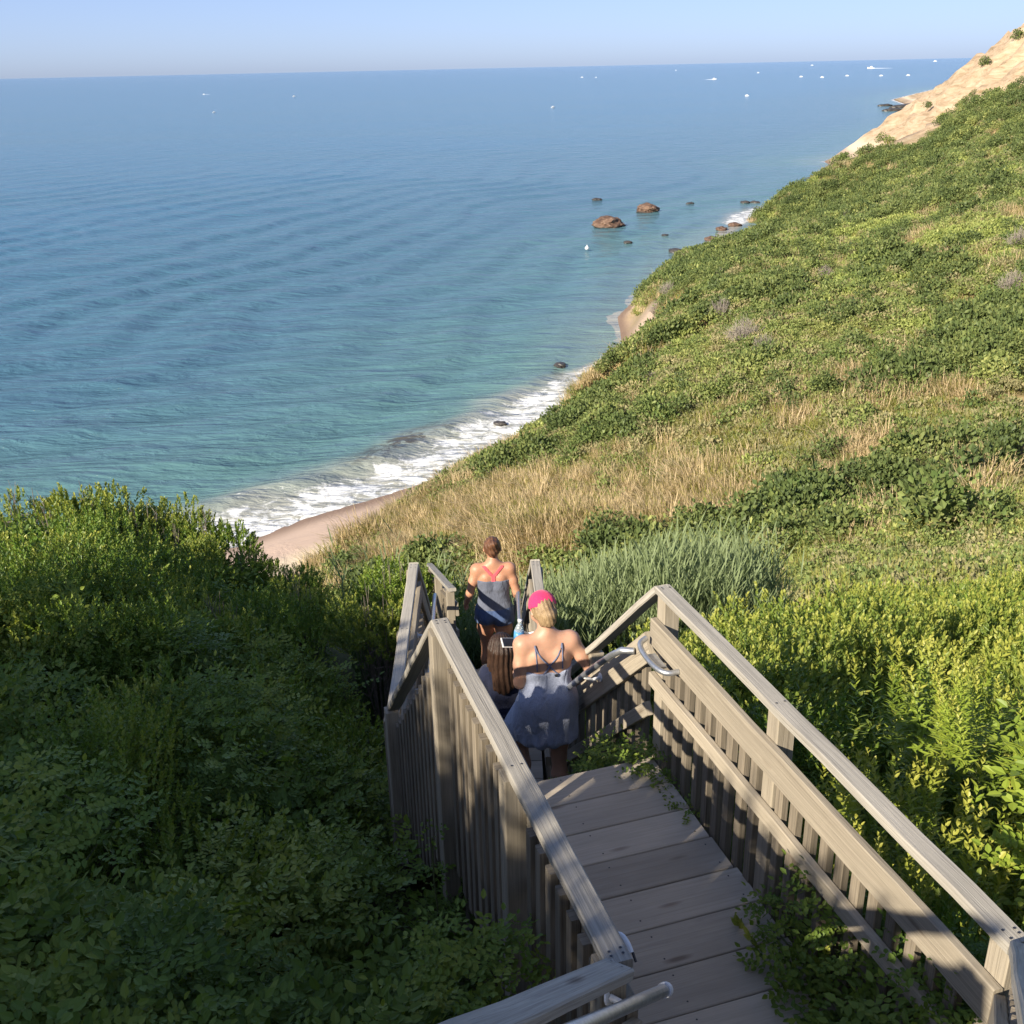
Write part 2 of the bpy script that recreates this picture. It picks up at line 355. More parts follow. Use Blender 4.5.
# ------------------------------------------------------------------ sea
azs = np.concatenate([np.arange(-80, -30, 2.), np.arange(-30, 32, .15), np.arange(32, 80, 2.)])
rs = np.concatenate([45*np.exp(np.arange(0, 560)/559*math.log(620/45.)), 620*np.exp(np.arange(1, 80)/79*math.log(45000/620.))])
A, D_ = np.meshgrid(np.radians(azs), rs); SX = np.sin(A)*D_; SY = np.cos(A)*D_
SS = shoredist(SX, SY)
wn = fbm(SX/40, SY/40, 3, 5)*14; wn2 = fbm(SX/15, SY/15, 3, 6)*3
off = -SS+wn+wn2
amp = .20*sstep(0, 10, -SS)*sstep(650, 120, D_)*(.35+.9*fbm(SX/30, SY/60, 2, 9))
ph = off*2*math.pi/14.+(fbm(SX/22, SY/50, 2, 12)-.5)*6
ZS = SEA+amp*(np.sin(ph)+.35*np.sin(2*ph+.6)) + .10*sstep(420, 90, D_)*np.sin((SX*.35-SY*.9)*2*math.pi/6+wn2*2)*sstep(2, 12, -SS)
brk = np.exp(-((SS+6.5+wn2*.5)/1.3)**2)*sstep(150, 60, SY); ZS += .45*brk
ZS += .05*sstep(3, -6, np.abs(SS))
FW = np.clip(sstep(126, 112, SY)+.75*sstep(228, 242, SY)*sstep(275, 262, SY)+.35*sstep(500, 700, SY), .05, 1)
m, nt, N, L, P = newmat('sea_water')
at = N.new('ShaderNodeAttribute'); at.attribute_name = 'shore'
geo = N.new('ShaderNodeNewGeometry'); pos = geo.outputs['Position']
deep = ramp(N, [(0., (.17, .24, .215)), (.08, (.095, .195, .20)), (.30, (.065, .15, .205)), (1., (.055, .155, .245))])
off_ = mathn(N, L, 'MULTIPLY', at.outputs['Fac'], -1/160.); L.new(off_, deep.inputs[0])
n_l = noise(N, L, mapping(N, L, pos, (.25, 1., 1), (0, 0, .25)).outputs[0], .012, 4, .6, .6)
c = mixc(N, L, maprange(N, L, n_l.outputs[0], .42, .62, 0., .5), deep.outputs[0], (.07, .16, .22))
# foam
ns = noise(N, L, mapping(N, L, pos, (1., 1., 1)).outputs[0], .55, 8, .72, .8)
ns2 = noise(N, L, pos, .13, 3, .5)
sdist = mathn(N, L, 'ADD', at.outputs['Fac'], mathn(N, L, 'MULTIPLY', mathn(N, L, 'SUBTRACT', ns2.outputs[0], .5), 7.))
fwa = N.new('ShaderNodeAttribute'); fwa.attribute_name = 'fw'; sdist = mathn(N, L, 'DIVIDE', sdist, fwa.outputs['Fac'])
band = mathn(N, L, 'MULTIPLY', maprange(N, L, sdist, -10.5, -4.), maprange(N, L, at.outputs['Fac'], 3., 1.2))
th = mathn(N, L, 'SUBTRACT', 1.02, mathn(N, L, 'MULTIPLY', band, .46))
foam = mathn(N, L, 'MULTIPLY', mathn(N, L, 'MULTIPLY', mathn(N, L, 'SUBTRACT', ns.outputs[0], mathn(N, L, 'SUBTRACT', th, .14)), 7., True), mathn(N, L, 'MULTIPLY', band, maprange(N, L, fwa.outputs['Fac'], .06, .3)), True)
wash = mathn(N, L, 'MULTIPLY', band, .6); c = mixc(N, L, wash, c, (.42, .38, .33)); c2 = mixc(N, L, foam, c, (.80, .82, .82))
kp = atz(428, 452, SEA); kv = N.new('ShaderNodeVectorMath'); kv.operation = 'DISTANCE'; L.new(pos, kv.inputs[0]); kv.inputs[1].default_value = tuple(kp)
kelp = mathn(N, L, 'MULTIPLY', maprange(N, L, kv.outputs['Value'], 11., 3.), mathn(N, L, 'MULTIPLY', maprange(N, L, at.outputs['Fac'], -6.2, -7.2), maprange(N, L, at.outputs['Fac'], -10.5, -9.)))
c2 = mixc(N, L, mathn(N, L, 'MULTIPLY', kelp, maprange(N, L, ns.outputs[0], .42, .55)), c2, (.07, .06, .045))
L.new(c2, P.inputs['Base Color'])
rg = mathn(N, L, 'ADD', .14, mathn(N, L, 'MULTIPLY', foam, .6)); L.new(rg, P.inputs['Roughness'])
P.inputs['IOR'].default_value = 1.33; P.inputs['Specular IOR Level'].default_value = .36
wv = noise(N, L, mapping(N, L, pos, (.45, 1.2, 1), (0, 0, -.3)).outputs[0], .9, 5, .62, .5)
wv2 = noise(N, L, mapping(N, L, pos, (.3, 1., 1), (0, 0, .2)).outputs[0], .16, 4, .6, .4)
hh = mathn(N, L, 'ADD', mathn(N, L, 'MULTIPLY', wv.outputs[0], .35), mathn(N, L, 'MULTIPLY', wv2.outputs[0], 1.6))
bump(N, L, hh, 1., 1.3, P)
M['sea'] = m
sea = link('sea', mesh_np('sea', np.stack([SX, SY, ZS], -1).reshape(-1, 3), [gridfaces(len(rs), len(azs))[:, ::-1]], m, True, {'shore': SS.ravel(), 'fw': FW.ravel()}))
tag(sea, kind='structure')

# ------------------------------------------------------------------ wooden staircase
AZ1 = R(-17.); D1 = np.array([math.sin(AZ1), math.cos(AZ1), 0]); Q1 = np.array([D1[1], -D1[0], 0])
def W(s, q, z): return D1*s+Q1*q+np.array([0, 0, z])
ZD = -3.57; ZC = -2.52          # upper landing floor and cap height
stair = empty('wooden_staircase', W(3.2, 1.6, ZD)); tag(stair, 'weathered grey wooden staircase with slatted railings going down to the beach', 'staircase')
def anchor(o): o.matrix_parent_inverse = Matrix.Translation(-stair.location); return o
def addpart(g, name, mat, parent=None):
    o = g.build(name, mat)
    o.parent = parent or stair
    if parent is None: anchor(o)
    return o
Z3 = np.array([0, 0, 1.])
def nail(g, p, n=Z3, r=.0045):
    a = nrm(np.cross(n, [.3, .9, .1])); b = np.cross(n, a); g.add([p+a*math.cos(t)*r+b*math.sin(t)*r for t in [k*math.pi/4 for k in range(8)]], [list(range(8))])
def nailmat(o, nf):
    o.data.materials.append(M['darkmetal']); m_ = [0]*nf+[1]*(len(o.data.polygons)-nf); o.data.polygons.foreach_set('material_index', m_)
# upper landing
land1 = Geo()
for q in (1.09, 1.6, 2.11): board(land1, W(1.3, q, ZD-.155), W(4.44, q, ZD-.155), .04, .235, ch=.003)
board(land1, W(4.46, 1.07, ZD-.155), W(4.46, 2.14, ZD-.155), .04, .235)
lo = addpart(land1, 'landing', M['rail'])
k = 0; s0 = 4.492
while s0 > 1.2:
    g = Geo(); w_ = .2285; qa, qb = 1.045+rb.uniform(-.01, .01), 2.17+rb.uniform(-.015, .01)
    board(g, W(s0-w_/2, qa, ZD-.019+rb.uniform(-.002, .002)), W(s0-w_/2, qb, ZD-.019), w_, .038, ch=.004)
    nf = len(g.f)
    for q_ in (1.10, 1.60, 2.11):
        for ds_ in (-.07, .07):
            nail(g, W(s0-w_/2+ds_+rb.uniform(-.01, .01), q_+rb.uniform(-.008, .008), ZD+.0015))
    o = g.build('deck_board', M['deck'], lo); nailmat(o, nf); s0 -= .2345
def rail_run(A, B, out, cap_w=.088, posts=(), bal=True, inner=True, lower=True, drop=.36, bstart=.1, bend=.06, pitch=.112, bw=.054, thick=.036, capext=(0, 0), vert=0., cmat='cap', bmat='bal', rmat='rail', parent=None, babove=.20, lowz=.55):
    """railing whose cap top centre runs A -> B; out = unit vector pointing outward; verticals stay plumb"""
    A = np.asarray(A, float); B = np.asarray(B, float); d = B-A; L = np.linalg.norm(d); dh = np.array([d[0], d[1], 0]); Lh = np.linalg.norm(dh); dn = d/L; sl = d[2]/Lh
    cosf = Lh/L; up = nrm(np.cross(np.cross(dn, Z3), dn))
    # wide board is the railing part itself
    g = Geo()
    if inner:
        off = -Z3*(.258/cosf*1.0) - out*.045
        board(g, A+off+dn*.0, B+off, .036, .155, up, bow=.002)
    else: board(g, A-Z3*.1, B-Z3*.1, .03, .08, up)
    ro = addpart(g, 'railing', M[rmat])
    g = Geo(); board(g, A-dn*capext[0]-up*.02, B+dn*capext[1]-up*.02, cap_w, .04, up, ch=.006, bow=.0025); nf = len(g.f)
    for t in list(posts)+[.02, Lh-.03]:
        for sd_ in (-.02, .02): nail(g, A+d*min(max(t/Lh, .01), .99)+out*sd_+up*.0035+dn*rb.uniform(-.01, .01), up, .005)
    nailmat(g.build('cap_rail', M[cmat], ro), nf)
    if lower:
        off = -Z3*lowz/cosf*1.0-out*.045; g = Geo(); board(g, A+off, B+off, .036, .078, up, bow=.002); g.build('lower_rail', M[rmat], ro)
    for t in posts:
        p = A+d*(t/Lh)+out*.018; g = Geo(); board(g, p-Z3*(1.05+drop+.25), p-Z3*.042, .088, .088, nrm(dh)); g.build('post', M[rmat], ro)
    if bal:
        t = bstart
        while t < Lh-bend:
            if all(abs(t-tp) > .075 for tp in posts):
                p = A+d*(t/Lh)+out*(-.045+.018+thick/2+.001); g = Geo()
                lean = dh/Lh*rb.uniform(-.008, .008)
                board(g, p-Z3*(1.05+drop+rb.uniform(-.03, .03))+lean, p-Z3*(babove+rb.uniform(-.012, .012)), bw, thick, out, ch=.003)
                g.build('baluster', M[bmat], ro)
            t += pitch+rb.uniform(-.004, .004)
    return ro
# upper landing, right side and left side
r_right = rail_run(W(1.93, 2.20, ZC), W(4.52, 2.20, ZC), Q1, posts=(.05, 1.42, 2.55), capext=(0, .0), drop=.12, babove=.255)
r_left = rail_run(W(2.25, 1.003, ZC), W(4.56, 1.003, ZC), -Q1, posts=(.05, 1.05, 2.26), drop=.42)
# first flight down (straight on)
SL1 = math.tan(R(43)); N1 = 8; RUN1 = 1.63/SL1
SB = 4.49+RUN1
r1r = rail_run(W(4.545, 2.20, ZC-.01), W(4.545+1.62, 2.20, ZC-.01-1.62*SL1), Q1, posts=(.95, 1.58), drop=.30, bstart=.12, babove=.33)
r1l = rail_run(W(4.575, 1.0, ZC-.01), W(4.575+1.62, 1.0, ZC-.01-1.62*SL1), -Q1, posts=(1.55,), drop=.42, bstart=.1, lower=True)
def flight(w0, dirv, qv, qa, qb, z0, n, rise, run, name='stair_flight'):
    """w0 = point on the centre line at the top edge; treads as boards"""
    g = Geo(); a0 = w0+Z3*z0
    for q in (qa+.03, qb-.03):
        board(g, a0+qv*q-Z3*.16, a0+qv*q+dirv*run*n-Z3*(.16+rise*n), .038, .25, nrm(np.cross(np.cross(dirv*run-Z3*rise, Z3), dirv*run-Z3*rise)))
    fo = addpart(g, name, M['rail'])
    for k in range(1, n):
        for h in (0, 1):
            c = a0+dirv*(run*(k-.5)+(h-.5)*run*.5)-Z3*(rise*k+.019)
            t = Geo(); board(t, c+qv*(qa+.055), c+qv*(qb-.055), run*.5-.006, .036, ch=.004); t.build('tread', M['deck'], fo)
    return fo
flight(W(4.49, 0, 0), D1, Q1, 1.05, 2.15, ZD, N1, 1.63/N1, RUN1/N1*1.0)
# lower landing: turned slightly, level
L2a = np.array([-.86, 6.20, -4.12]); L2b = np.array([-.90, 8.66, -4.12]); R2a = np.array([.27, 6.42, -4.12]); R2b = np.array([.20, 8.66, -4.12])
d2 = nrm(L2b-L2a); q2 = np.array([d2[1], -d2[0], 0])
rail_run(L2a, L2b, -q2, posts=(.06, 1.25, 2.38), drop=.40, capext=(.02, .0))
rail_run(R2a, R2b, q2, posts=(.08, 1.2, 2.15), drop=.30)
g = Geo()
for x in (-.80, -.3, .14): board(g, np.array([x, 6.15, -5.325]), np.array([x-.03, 8.62, -5.325]), .04, .235)
l2 = addpart(g, 'landing', M['rail']); y0 = 5.95
while y0 < 8.5:
    t = Geo(); y1 = y0+.115
    board(t, np.array([-.84, y1, -5.189]), np.array([.20, y1, -5.189]), .228, .038); t.build('deck_board', M['deck'], l2); y0 += .2345
# second flight
d3 = nrm([-.04, 1, 0]); q3 = np.array([d3[1], -d3[0], 0]); w3 = np.array([-.35, 8.62, 0])
flight(w3, d3, q3, -.52, .52, -5.17, 9, .19, .25)
rail_run(L2b+d3*.03, L2b+d3*2.1-Z3*2.1*.76, -q3, posts=(1.1, 2.0), drop=.35)
rail_run(R2b+d3*.03, R2b+d3*2.1-Z3*2.1*.76, q3, posts=(1.1, 2.0), drop=.35)
# a lower run of railing seen to the left, with its post
LA = atd(452, 588, 10.6); LB = atd(429, 563, 13.2); dl = nrm((LB-LA)*np.array([1, 1, 0]))
rail_run(LA, LB, np.array([-dl[1], dl[0], 0]), posts=(.04, 1.3, 2.5), drop=.3, pitch=.12)
# upper flight (the photographer stands on it)
AZU = R(29.5); DU = np.array([-math.sin(AZU), -math.cos(AZU), 0]); QU = np.array([DU[1], -DU[0], 0]); SU = math.tan(R(37))
cL = W(2.245, 1.0, ZC); cR = W(1.915, 2.215, ZC)
rail_run(cL+DU*.0+Z3*.0, cL+DU*3.0+Z3*3.0*SU*.92, nrm(-np.array([DU[1], -DU[0], 0]))*-1, posts=(1.5,), drop=.3, cap_w=.10, cmat='cap', bstart=.14)
rail_run(cR+DU*.0, cR+DU*3.0+Z3*3.0*SU, np.array([DU[1], -DU[0], 0])*-1, posts=(1.4,), drop=.3, cap_w=.10)
# supporting posts under the structure
for (s, q) in ((4.42, 1.09), (4.42, 2.1), (2.6, 1.09), (2.6, 2.1)):
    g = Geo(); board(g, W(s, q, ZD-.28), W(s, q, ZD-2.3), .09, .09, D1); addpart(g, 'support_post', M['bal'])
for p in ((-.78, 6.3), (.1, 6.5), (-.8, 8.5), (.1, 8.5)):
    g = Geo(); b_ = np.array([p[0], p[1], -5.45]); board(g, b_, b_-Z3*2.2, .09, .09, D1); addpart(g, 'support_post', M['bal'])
# metal handrails, parts of the staircase
def handrail(pts, brs=(), r=.019, ends=2):
    g = Geo(); tube(g, smooth_path(pts, ends), r, 12); o = addpart(g, 'handrail', M['galv']); o.data.polygons.foreach_set('use_smooth', [True]*len(o.data.polygons))
    for a, b in brs:
        g = Geo(); tube(g, [a, (np.asarray(a)*.5+np.asarray(b)*.5)-Z3*.02, b], .011, 8); dd = nrm(np.asarray(a, float)-np.asarray(b, float)); tube(g, [np.asarray(a), np.asarray(a)+dd*.006], .028, 12); g.build('handrail_bracket', M['bracket'], o)
    return o
# looped end on the upper landing's right corner
hz = ZC-.31
g = Geo(); tube(g, smooth_path([W(4.49, 2.10, hz+.03), W(4.47, 2.05, hz+.02), W(4.40, 2.04, hz-.0), W(4.24, 2.04, hz), W(4.17, 2.07, hz), W(4.17, 2.135, hz)], 3), .015, 12)
o = addpart(g, 'handrail', M['galv']); o.data.polygons.foreach_set('use_smooth', [True]*len(o.data.polygons))
g = Geo(); board(g, W(4.40, 2.085, hz-.02), W(4.26, 2.085, hz-.02), .06, .012); g.build('handrail_bracket', M['galv'], o)
# down the first flight, right side
a = W(4.75, 2.03, ZC-.48); b = W(6.1, 2.03, ZC-.48-1.35*SL1)
handrail([a-D1*.05+Q1*.1, a, b, b+Q1*.1], [(W(5.2, 2.13, ZC-.52-.45*SL1), W(5.2, 2.03, ZC-.50-.45*SL1)), (W(5.9, 2.13, ZC-.52-1.15*SL1), W(5.9, 2.03, ZC-.50-1.15*SL1))])
# upper flight, left side: the pipe end and its bracket show at the bottom of the picture
p0 = atd(665, 990, 2.62); p0[2] = p0[2]
pe = p0+DU*2.2+Z3*2.2*SU
handrail([p0-DU*.0+Z3*.0, p0+DU*.25+Z3*.25*SU, pe], [(p0+DU*.22+Z3*.13-nrm(np.cross(DU, Z3))*-.10, p0+DU*.22+Z3*.155)], .021, 0)
g = Geo(); tube(g, [p0-DU*.01-Z3*.0075, p0+DU*.012+Z3*.009], .025, 14); addpart(g, 'pipe_collar', M['bracket'])
# white bent bracket at the left rail's near end
q0 = W(2.40, 1.03, ZC-.05)
g = Geo(); tube(g, smooth_path([q0, q0+Q1*.035+Z3*.0, q0+Q1*.045-D1*.03-Z3*.01, q0+Q1*.048-D1*.055-Z3*.03], 2), .012, 10); o = addpart(g, 'handrail_bracket', M['bracket'])
g = Geo(); tube(g, [q0+Q1*.042-D1*.055-Z3*.03, q0+Q1*.044-D1*.078-Z3*.05], .0045, 8); tube(g, [q0+Q1*.056-D1*.055-Z3*.03, q0+Q1*.058-D1*.078-Z3*.05], .0045, 8); g.build('bolt', M['darkmetal'], o)
# brackets and pipe at the lower landing
a = np.array([-.66, 7.0, -4.40]); handrail([a-Q1*.12, a, np.array([-.72, 8.55, -4.40]), np.array([-.72, 8.75, -4.48]), np.array([-.80, 10.6, -5.9])], [(np.array([-.82, 7.9, -4.43]), np.array([-.69, 7.9, -4.41]))])
a = np.array([.06, 7.1, -4.40]); handrail([a+Q1*.12, a, np.array([.04, 8.55, -4.40]), np.array([.04, 8.75, -4.48]), np.array([-.04, 10.6, -5.9])], [(np.array([.17, 7.9, -4.43]), np.array([.05, 7.9, -4.41]))])

# ------------------------------------------------------------------ leaves and clumps
def leaf_mesh(rng, n):
    pass
LEAF = np.array([(0, 0, 0), (-.5, .33, .10), (-.38, .70, .06), (0, 1, -.08), (.38, .70, .06), (.5, .33, .10)])
class Leaves:
    def __init__(s): s.P = []; s.D = []; s.Nn = []; s.L = []; s.Wd = []; s.rnd = []; s.tip = []
    def add(s, p, d, n, l, w, rnd, tip): s.P.append(p); s.D.append(d); s.Nn.append(n); s.L.append(l); s.Wd.append(w); s.rnd.append(rnd); s.tip.append(tip)
    def mesh(s, name, mat, quad=False):
        P = np.array(s.P); D = np.array(s.D); Nn = np.array(s.Nn); L = np.array(s.L); Wd = np.array(s.Wd)
        D /= np.linalg.norm(D, axis=1)[:, None]+1e-9; S = np.cross(D, Nn); S /= np.linalg.norm(S, axis=1)[:, None]+1e-9; U = np.cross(S, D)
        T = LEAF if not quad else np.array([(0, 0, 0), (-.5, .5, .12), (0, 1, -.05), (.5, .5, .12)])
        V = P[:, None]+S[:, None]*(T[None, :, 0:1]*Wd[:, None, None])+D[:, None]*(T[None, :, 1:2]*L[:, None, None])+U[:, None]*(T[None, :, 2:3]*Wd[:, None, None])
        n = len(P); k = len(T); b = np.arange(n)[:, None]*k
        if quad: F_ = [np.concatenate([b+np.array([[0, 3, 2]]), b+np.array([[0, 2, 1]])])]
        else: F_ = [np.concatenate([b+np.array([[0, 5, 4, 3]]), b+np.array([[0, 3, 2, 1]])])]
        return mesh_np(name, V.reshape(-1, 3), F_, mat, False, {'rnd': np.repeat(s.rnd, k), 'tip': np.repeat(s.tip, k)})
def rdir(rg, up=0.):
    v = rg.normal(size=3); v /= np.linalg.norm(v); v[2] += up; return v/np.linalg.norm(v)
def sprig(Lv, rg, base, d, length, n, ll, lw, spread=.9, top=1.):
    """upright stem with leaves whorled round it, closer near the tip"""
    d = d/np.linalg.norm(d); a = np.cross(d, [.31, .2, .9]); a /= np.linalg.norm(a); b = np.cross(d, a); ph = rg.uniform(0, 6)
    rr_ = rg.uniform(0, 1)
    for k in range(n):
        t = (k+.5)/n; t = t**.75; ph += 2.4; o = a*math.cos(ph)+b*math.sin(ph)
        sp = spread*(1.15-t*.8); dv = d+o*sp+rg.normal(size=3)*.12
        l = ll*(1-.35*t)*rg.uniform(.8, 1.2); Lv.add(base+d*length*t, dv, d*1.0-o*.3+rg.normal(size=3)*.2, l, lw*rg.uniform(.85, 1.15), .6*rr_+.4*rg.uniform(), t*top)
def mk_bay(seed, mat, nsp=58, rad=.5, ht=.55, ll=.062, lw=.022, n=13, length=.22):
    rg = np.random.default_rng(seed); Lv = Leaves()
    for k in range(nsp):
        th = rg.uniform(0, 2*math.pi); e = math.acos(1-rg.uniform(0, .95)); o = np.array([math.sin(e)*math.cos(th), math.sin(e)*math.sin(th), math.cos(e)])
        p = o*np.array([rad, rad, ht])*rg.uniform(.45, 1.); d = o*.7+np.array([0, 0, .9])+rg.normal(size=3)*.25
        sprig(Lv, rg, p, d, length*rg.uniform(.7, 1.3), n, ll, lw)
    return Lv.mesh('foliage', mat)
def mk_rose(seed, mat, nl=95, rad=.5, ht=.5, ll=.052, lw=.032):
    rg = np.random.default_rng(seed); Lv = Leaves()
    for k in range(nl):
        th = rg.uniform(0, 2*math.pi); e = math.acos(1-rg.uniform(0, 1.)); o = np.array([math.sin(e)*math.cos(th), math.sin(e)*math.sin(th), math.cos(e)])
        p = o*np.array([rad, rad, ht])*rg.uniform(.5, 1.05); d = o+rg.normal(size=3)*.5; d[2] = abs(d[2])*.5+.05; d /= np.linalg.norm(d)
        nn = np.array([0, 0, 1.])+o*.4+rg.normal(size=3)*.35; s = np.cross(d, nn); s /= np.linalg.norm(s); r0 = rg.uniform(); m_ = rg.integers(3, 5); sc = rg.uniform(.75, 1.3)
        for j in range(m_):
            c = p+d*.045*sc*j-np.array([0, 0, .006*j*j])
            for sg in (-1, 1):
                Lv.add(c, s*sg+d*.45+rg.normal(size=3)*.1, nn+rg.normal(size=3)*.15, ll*sc*rg.uniform(.85, 1.1), lw*sc, .65*r0+.35*rg.uniform(), .0)
        Lv.add(p+d*.045*sc*m_, d, nn, ll*sc*1.1, lw*sc, .65*r0+.35*rg.uniform(), .3)
    return Lv.mesh('foliage', mat)
def mk_broad(seed, mat, n=150, rad=.5, ht=.45, ll=.095, lw=.06):
    rg = np.random.default_rng(seed); Lv = Leaves()
    for k in range(n):
        th = rg.uniform(0, 2*math.pi); e = math.acos(1-rg.uniform(0, 1.)); o = np.array([math.sin(e)*math.cos(th), math.sin(e)*math.sin(th), math.cos(e)])
        p = o*np.array([rad, rad, ht])*rg.uniform(.5, 1.05); d = o+rg.normal(size=3)*.5; d[2] -= .3
        Lv.add(p, d, np.array([0, 0, 1.])+rg.normal(size=3)*.35, ll*rg.uniform(.6, 1.25), lw*rg.uniform(.7, 1.2), rg.uniform(), 0)
    return Lv.mesh('foliage', mat)
def mk_gold(seed, mat, ns=7, h=.75, rad=.22, ll=.09, lw=.018):
    rg = np.random.default_rng(seed); Lv = Leaves()
    for k in range(ns):
        a = rg.uniform(0, 6.28); r_ = rad*math.sqrt(rg.uniform()); b = np.array([r_*math.cos(a), r_*math.sin(a), 0]); hh = h*rg.uniform(.65, 1.05)
        d = np.array([0, 0, 1.])+rg.normal(size=3)*.10; d /= np.linalg.norm(d); ph = rg.uniform(0, 6); rr_ = rg.uniform(); n = int(70*hh)
        for j in range(n):
            t = (j+.5)/n; ph += 2.39; o = np.array([math.cos(ph), math.sin(ph), 0]); l = ll*(1.15-.75*t)*rg.uniform(.85, 1.15)
            Lv.add(b+d*hh*t, o*(1.-.5*t)+d*(.25+.6*t)-np.array([0, 0, .15]), d, l, lw*rg.uniform(.85, 1.2), .5*rr_+.5*rg.uniform(), t)
    return Lv.mesh('foliage', mat)
def mk_grass(seed, mat, n=46, h=.5, rad=.16, wd=.008, lean=.5, seg=3, bias=(0, 0)):
    rg = np.random.default_rng(seed); V = []; Fc = []; rn = []; tp = []
    for k in range(n):
        a = rg.uniform(0, 6.28); r_ = rad*math.sqrt(rg.uniform()); p = np.array([r_*math.cos(a), r_*math.sin(a), 0]); hh = h*rg.uniform(.5, 1.1); L_ = rg.uniform(.15, 1)*lean
        o = np.array([math.cos(a), math.sin(a), 0])*.7+rg.normal(size=3)*.4+np.array([bias[0], bias[1], 0]); o[2] = 0; s = np.cross(o, Z3); s /= np.linalg.norm(s)+1e-9; b0 = len(V); r1 = rg.uniform()
        for j in range(seg+1):
            t = j/seg; c = p+Z3*hh*(t-.35*L_*t*t)+o*hh*L_*t*t; w_ = wd*(1-t*.85)
            V.append(c-s*w_); V.append(c+s*w_); rn += [r1, r1]; tp += [t, t]
        for j in range(seg): Fc.append((b0+2*j, b0+2*j+1, b0+2*j+3, b0+2*j+2))
    return mesh_np('grass_tuft', V, [np.array(Fc)], mat, False, {'rnd': rn, 'tip': tp})
def mk_reed(seed, mat, ns=11, h=2.6, rad=.32):
    rg = np.random.default_rng(seed); Lv = Leaves()
    for k in range(ns):
        a = rg.uniform(0, 6.28); r_ = rad*math.sqrt(rg.uniform()); b = np.array([r_*math.cos(a), r_*math.sin(a), 0]); hh = h*rg.uniform(.7, 1.05)
        d = np.array([rg.normal()*.07, rg.normal()*.07, 1.]); r0 = rg.uniform(); ph = rg.uniform(0, 6)
        Lv.add(b, d, np.array([math.cos(ph), math.sin(ph), 0]), hh, .014, r0*.5, .2)
        for j in range(17):
            t = .3+.7*(j+.5)/17; ph += 2.6; o = np.array([math.cos(ph), math.sin(ph), 0])
            Lv.add(b+d*hh*t, o*.55+np.array([0, 0, .9])+rg.normal(size=3)*.12, o*-.6+Z3*.4, .36*rg.uniform(.5, 1.15), .019, .6*r0+.4*rg.uniform(), t)
    return Lv.mesh('reeds', mat)
def mk_low(seed, mat, n=130, rad=.75, ht=.6, ll=.2, lw=.13):
    """distant shrub: many small leaf tufts over a lumpy dome"""
    rg = np.random.default_rng(seed); Lv = Leaves(); bl = [(rdir(rg, .5)*np.array([rad, rad, ht])*.45, rg.uniform(.4, .65)) for _ in range(7)]
    for k in range(n):
        c, r_ = bl[rg.integers(7)]; o = rdir(rg, .35); p = c+o*np.array([rad, rad, ht])*r_*rg.uniform(.7, 1.05)
        if p[2] < -.1: p[2] *= -.5
        Lv.add(p, o*.6+rg.normal(size=3)*.6+Z3*.5, o+rg.normal(size=3)*.4, ll*rg.uniform(.6, 1.2), lw*rg.uniform(.6, 1.2), rg.uniform(), np.clip(p[2]/ht, 0, 1))
    return Lv.mesh('foliage', mat, True)
def mk_twigs(seed, mat, n=26, h=1.0, rad=.5, r=.012):
    rg = np.random.default_rng(seed); g = Geo()
    for k in range(n):
        a = rg.uniform(0, 6.28); o = np.array([math.cos(a), math.sin(a), 0]); e = rg.uniform(.1, 1)
        p1 = o*rad*e*.45+Z3*h*.5*rg.uniform(.7, 1); p2 = o*rad*e+Z3*h*rg.uniform(.6, 1.1)*(1.15-.35*e)+rg.normal(size=3)*.05
        tube(g, [rg.normal(size=3)*.04*np.array([1, 1, 0]), p1, p2], r, 4, False, r*.35)
        for j in range(3):
            t = rg.uniform(.3, .9); b = p1*(1-t)+p2*t; tube(g, [b, b+rdir(rg, .6)*h*.22], r*.5, 3, False, r*.2)
    me = bpy.data.meshes.new('branches'); me.from_pydata(g.v, [], g.f); me.materials.append(mat); me.update(); return me

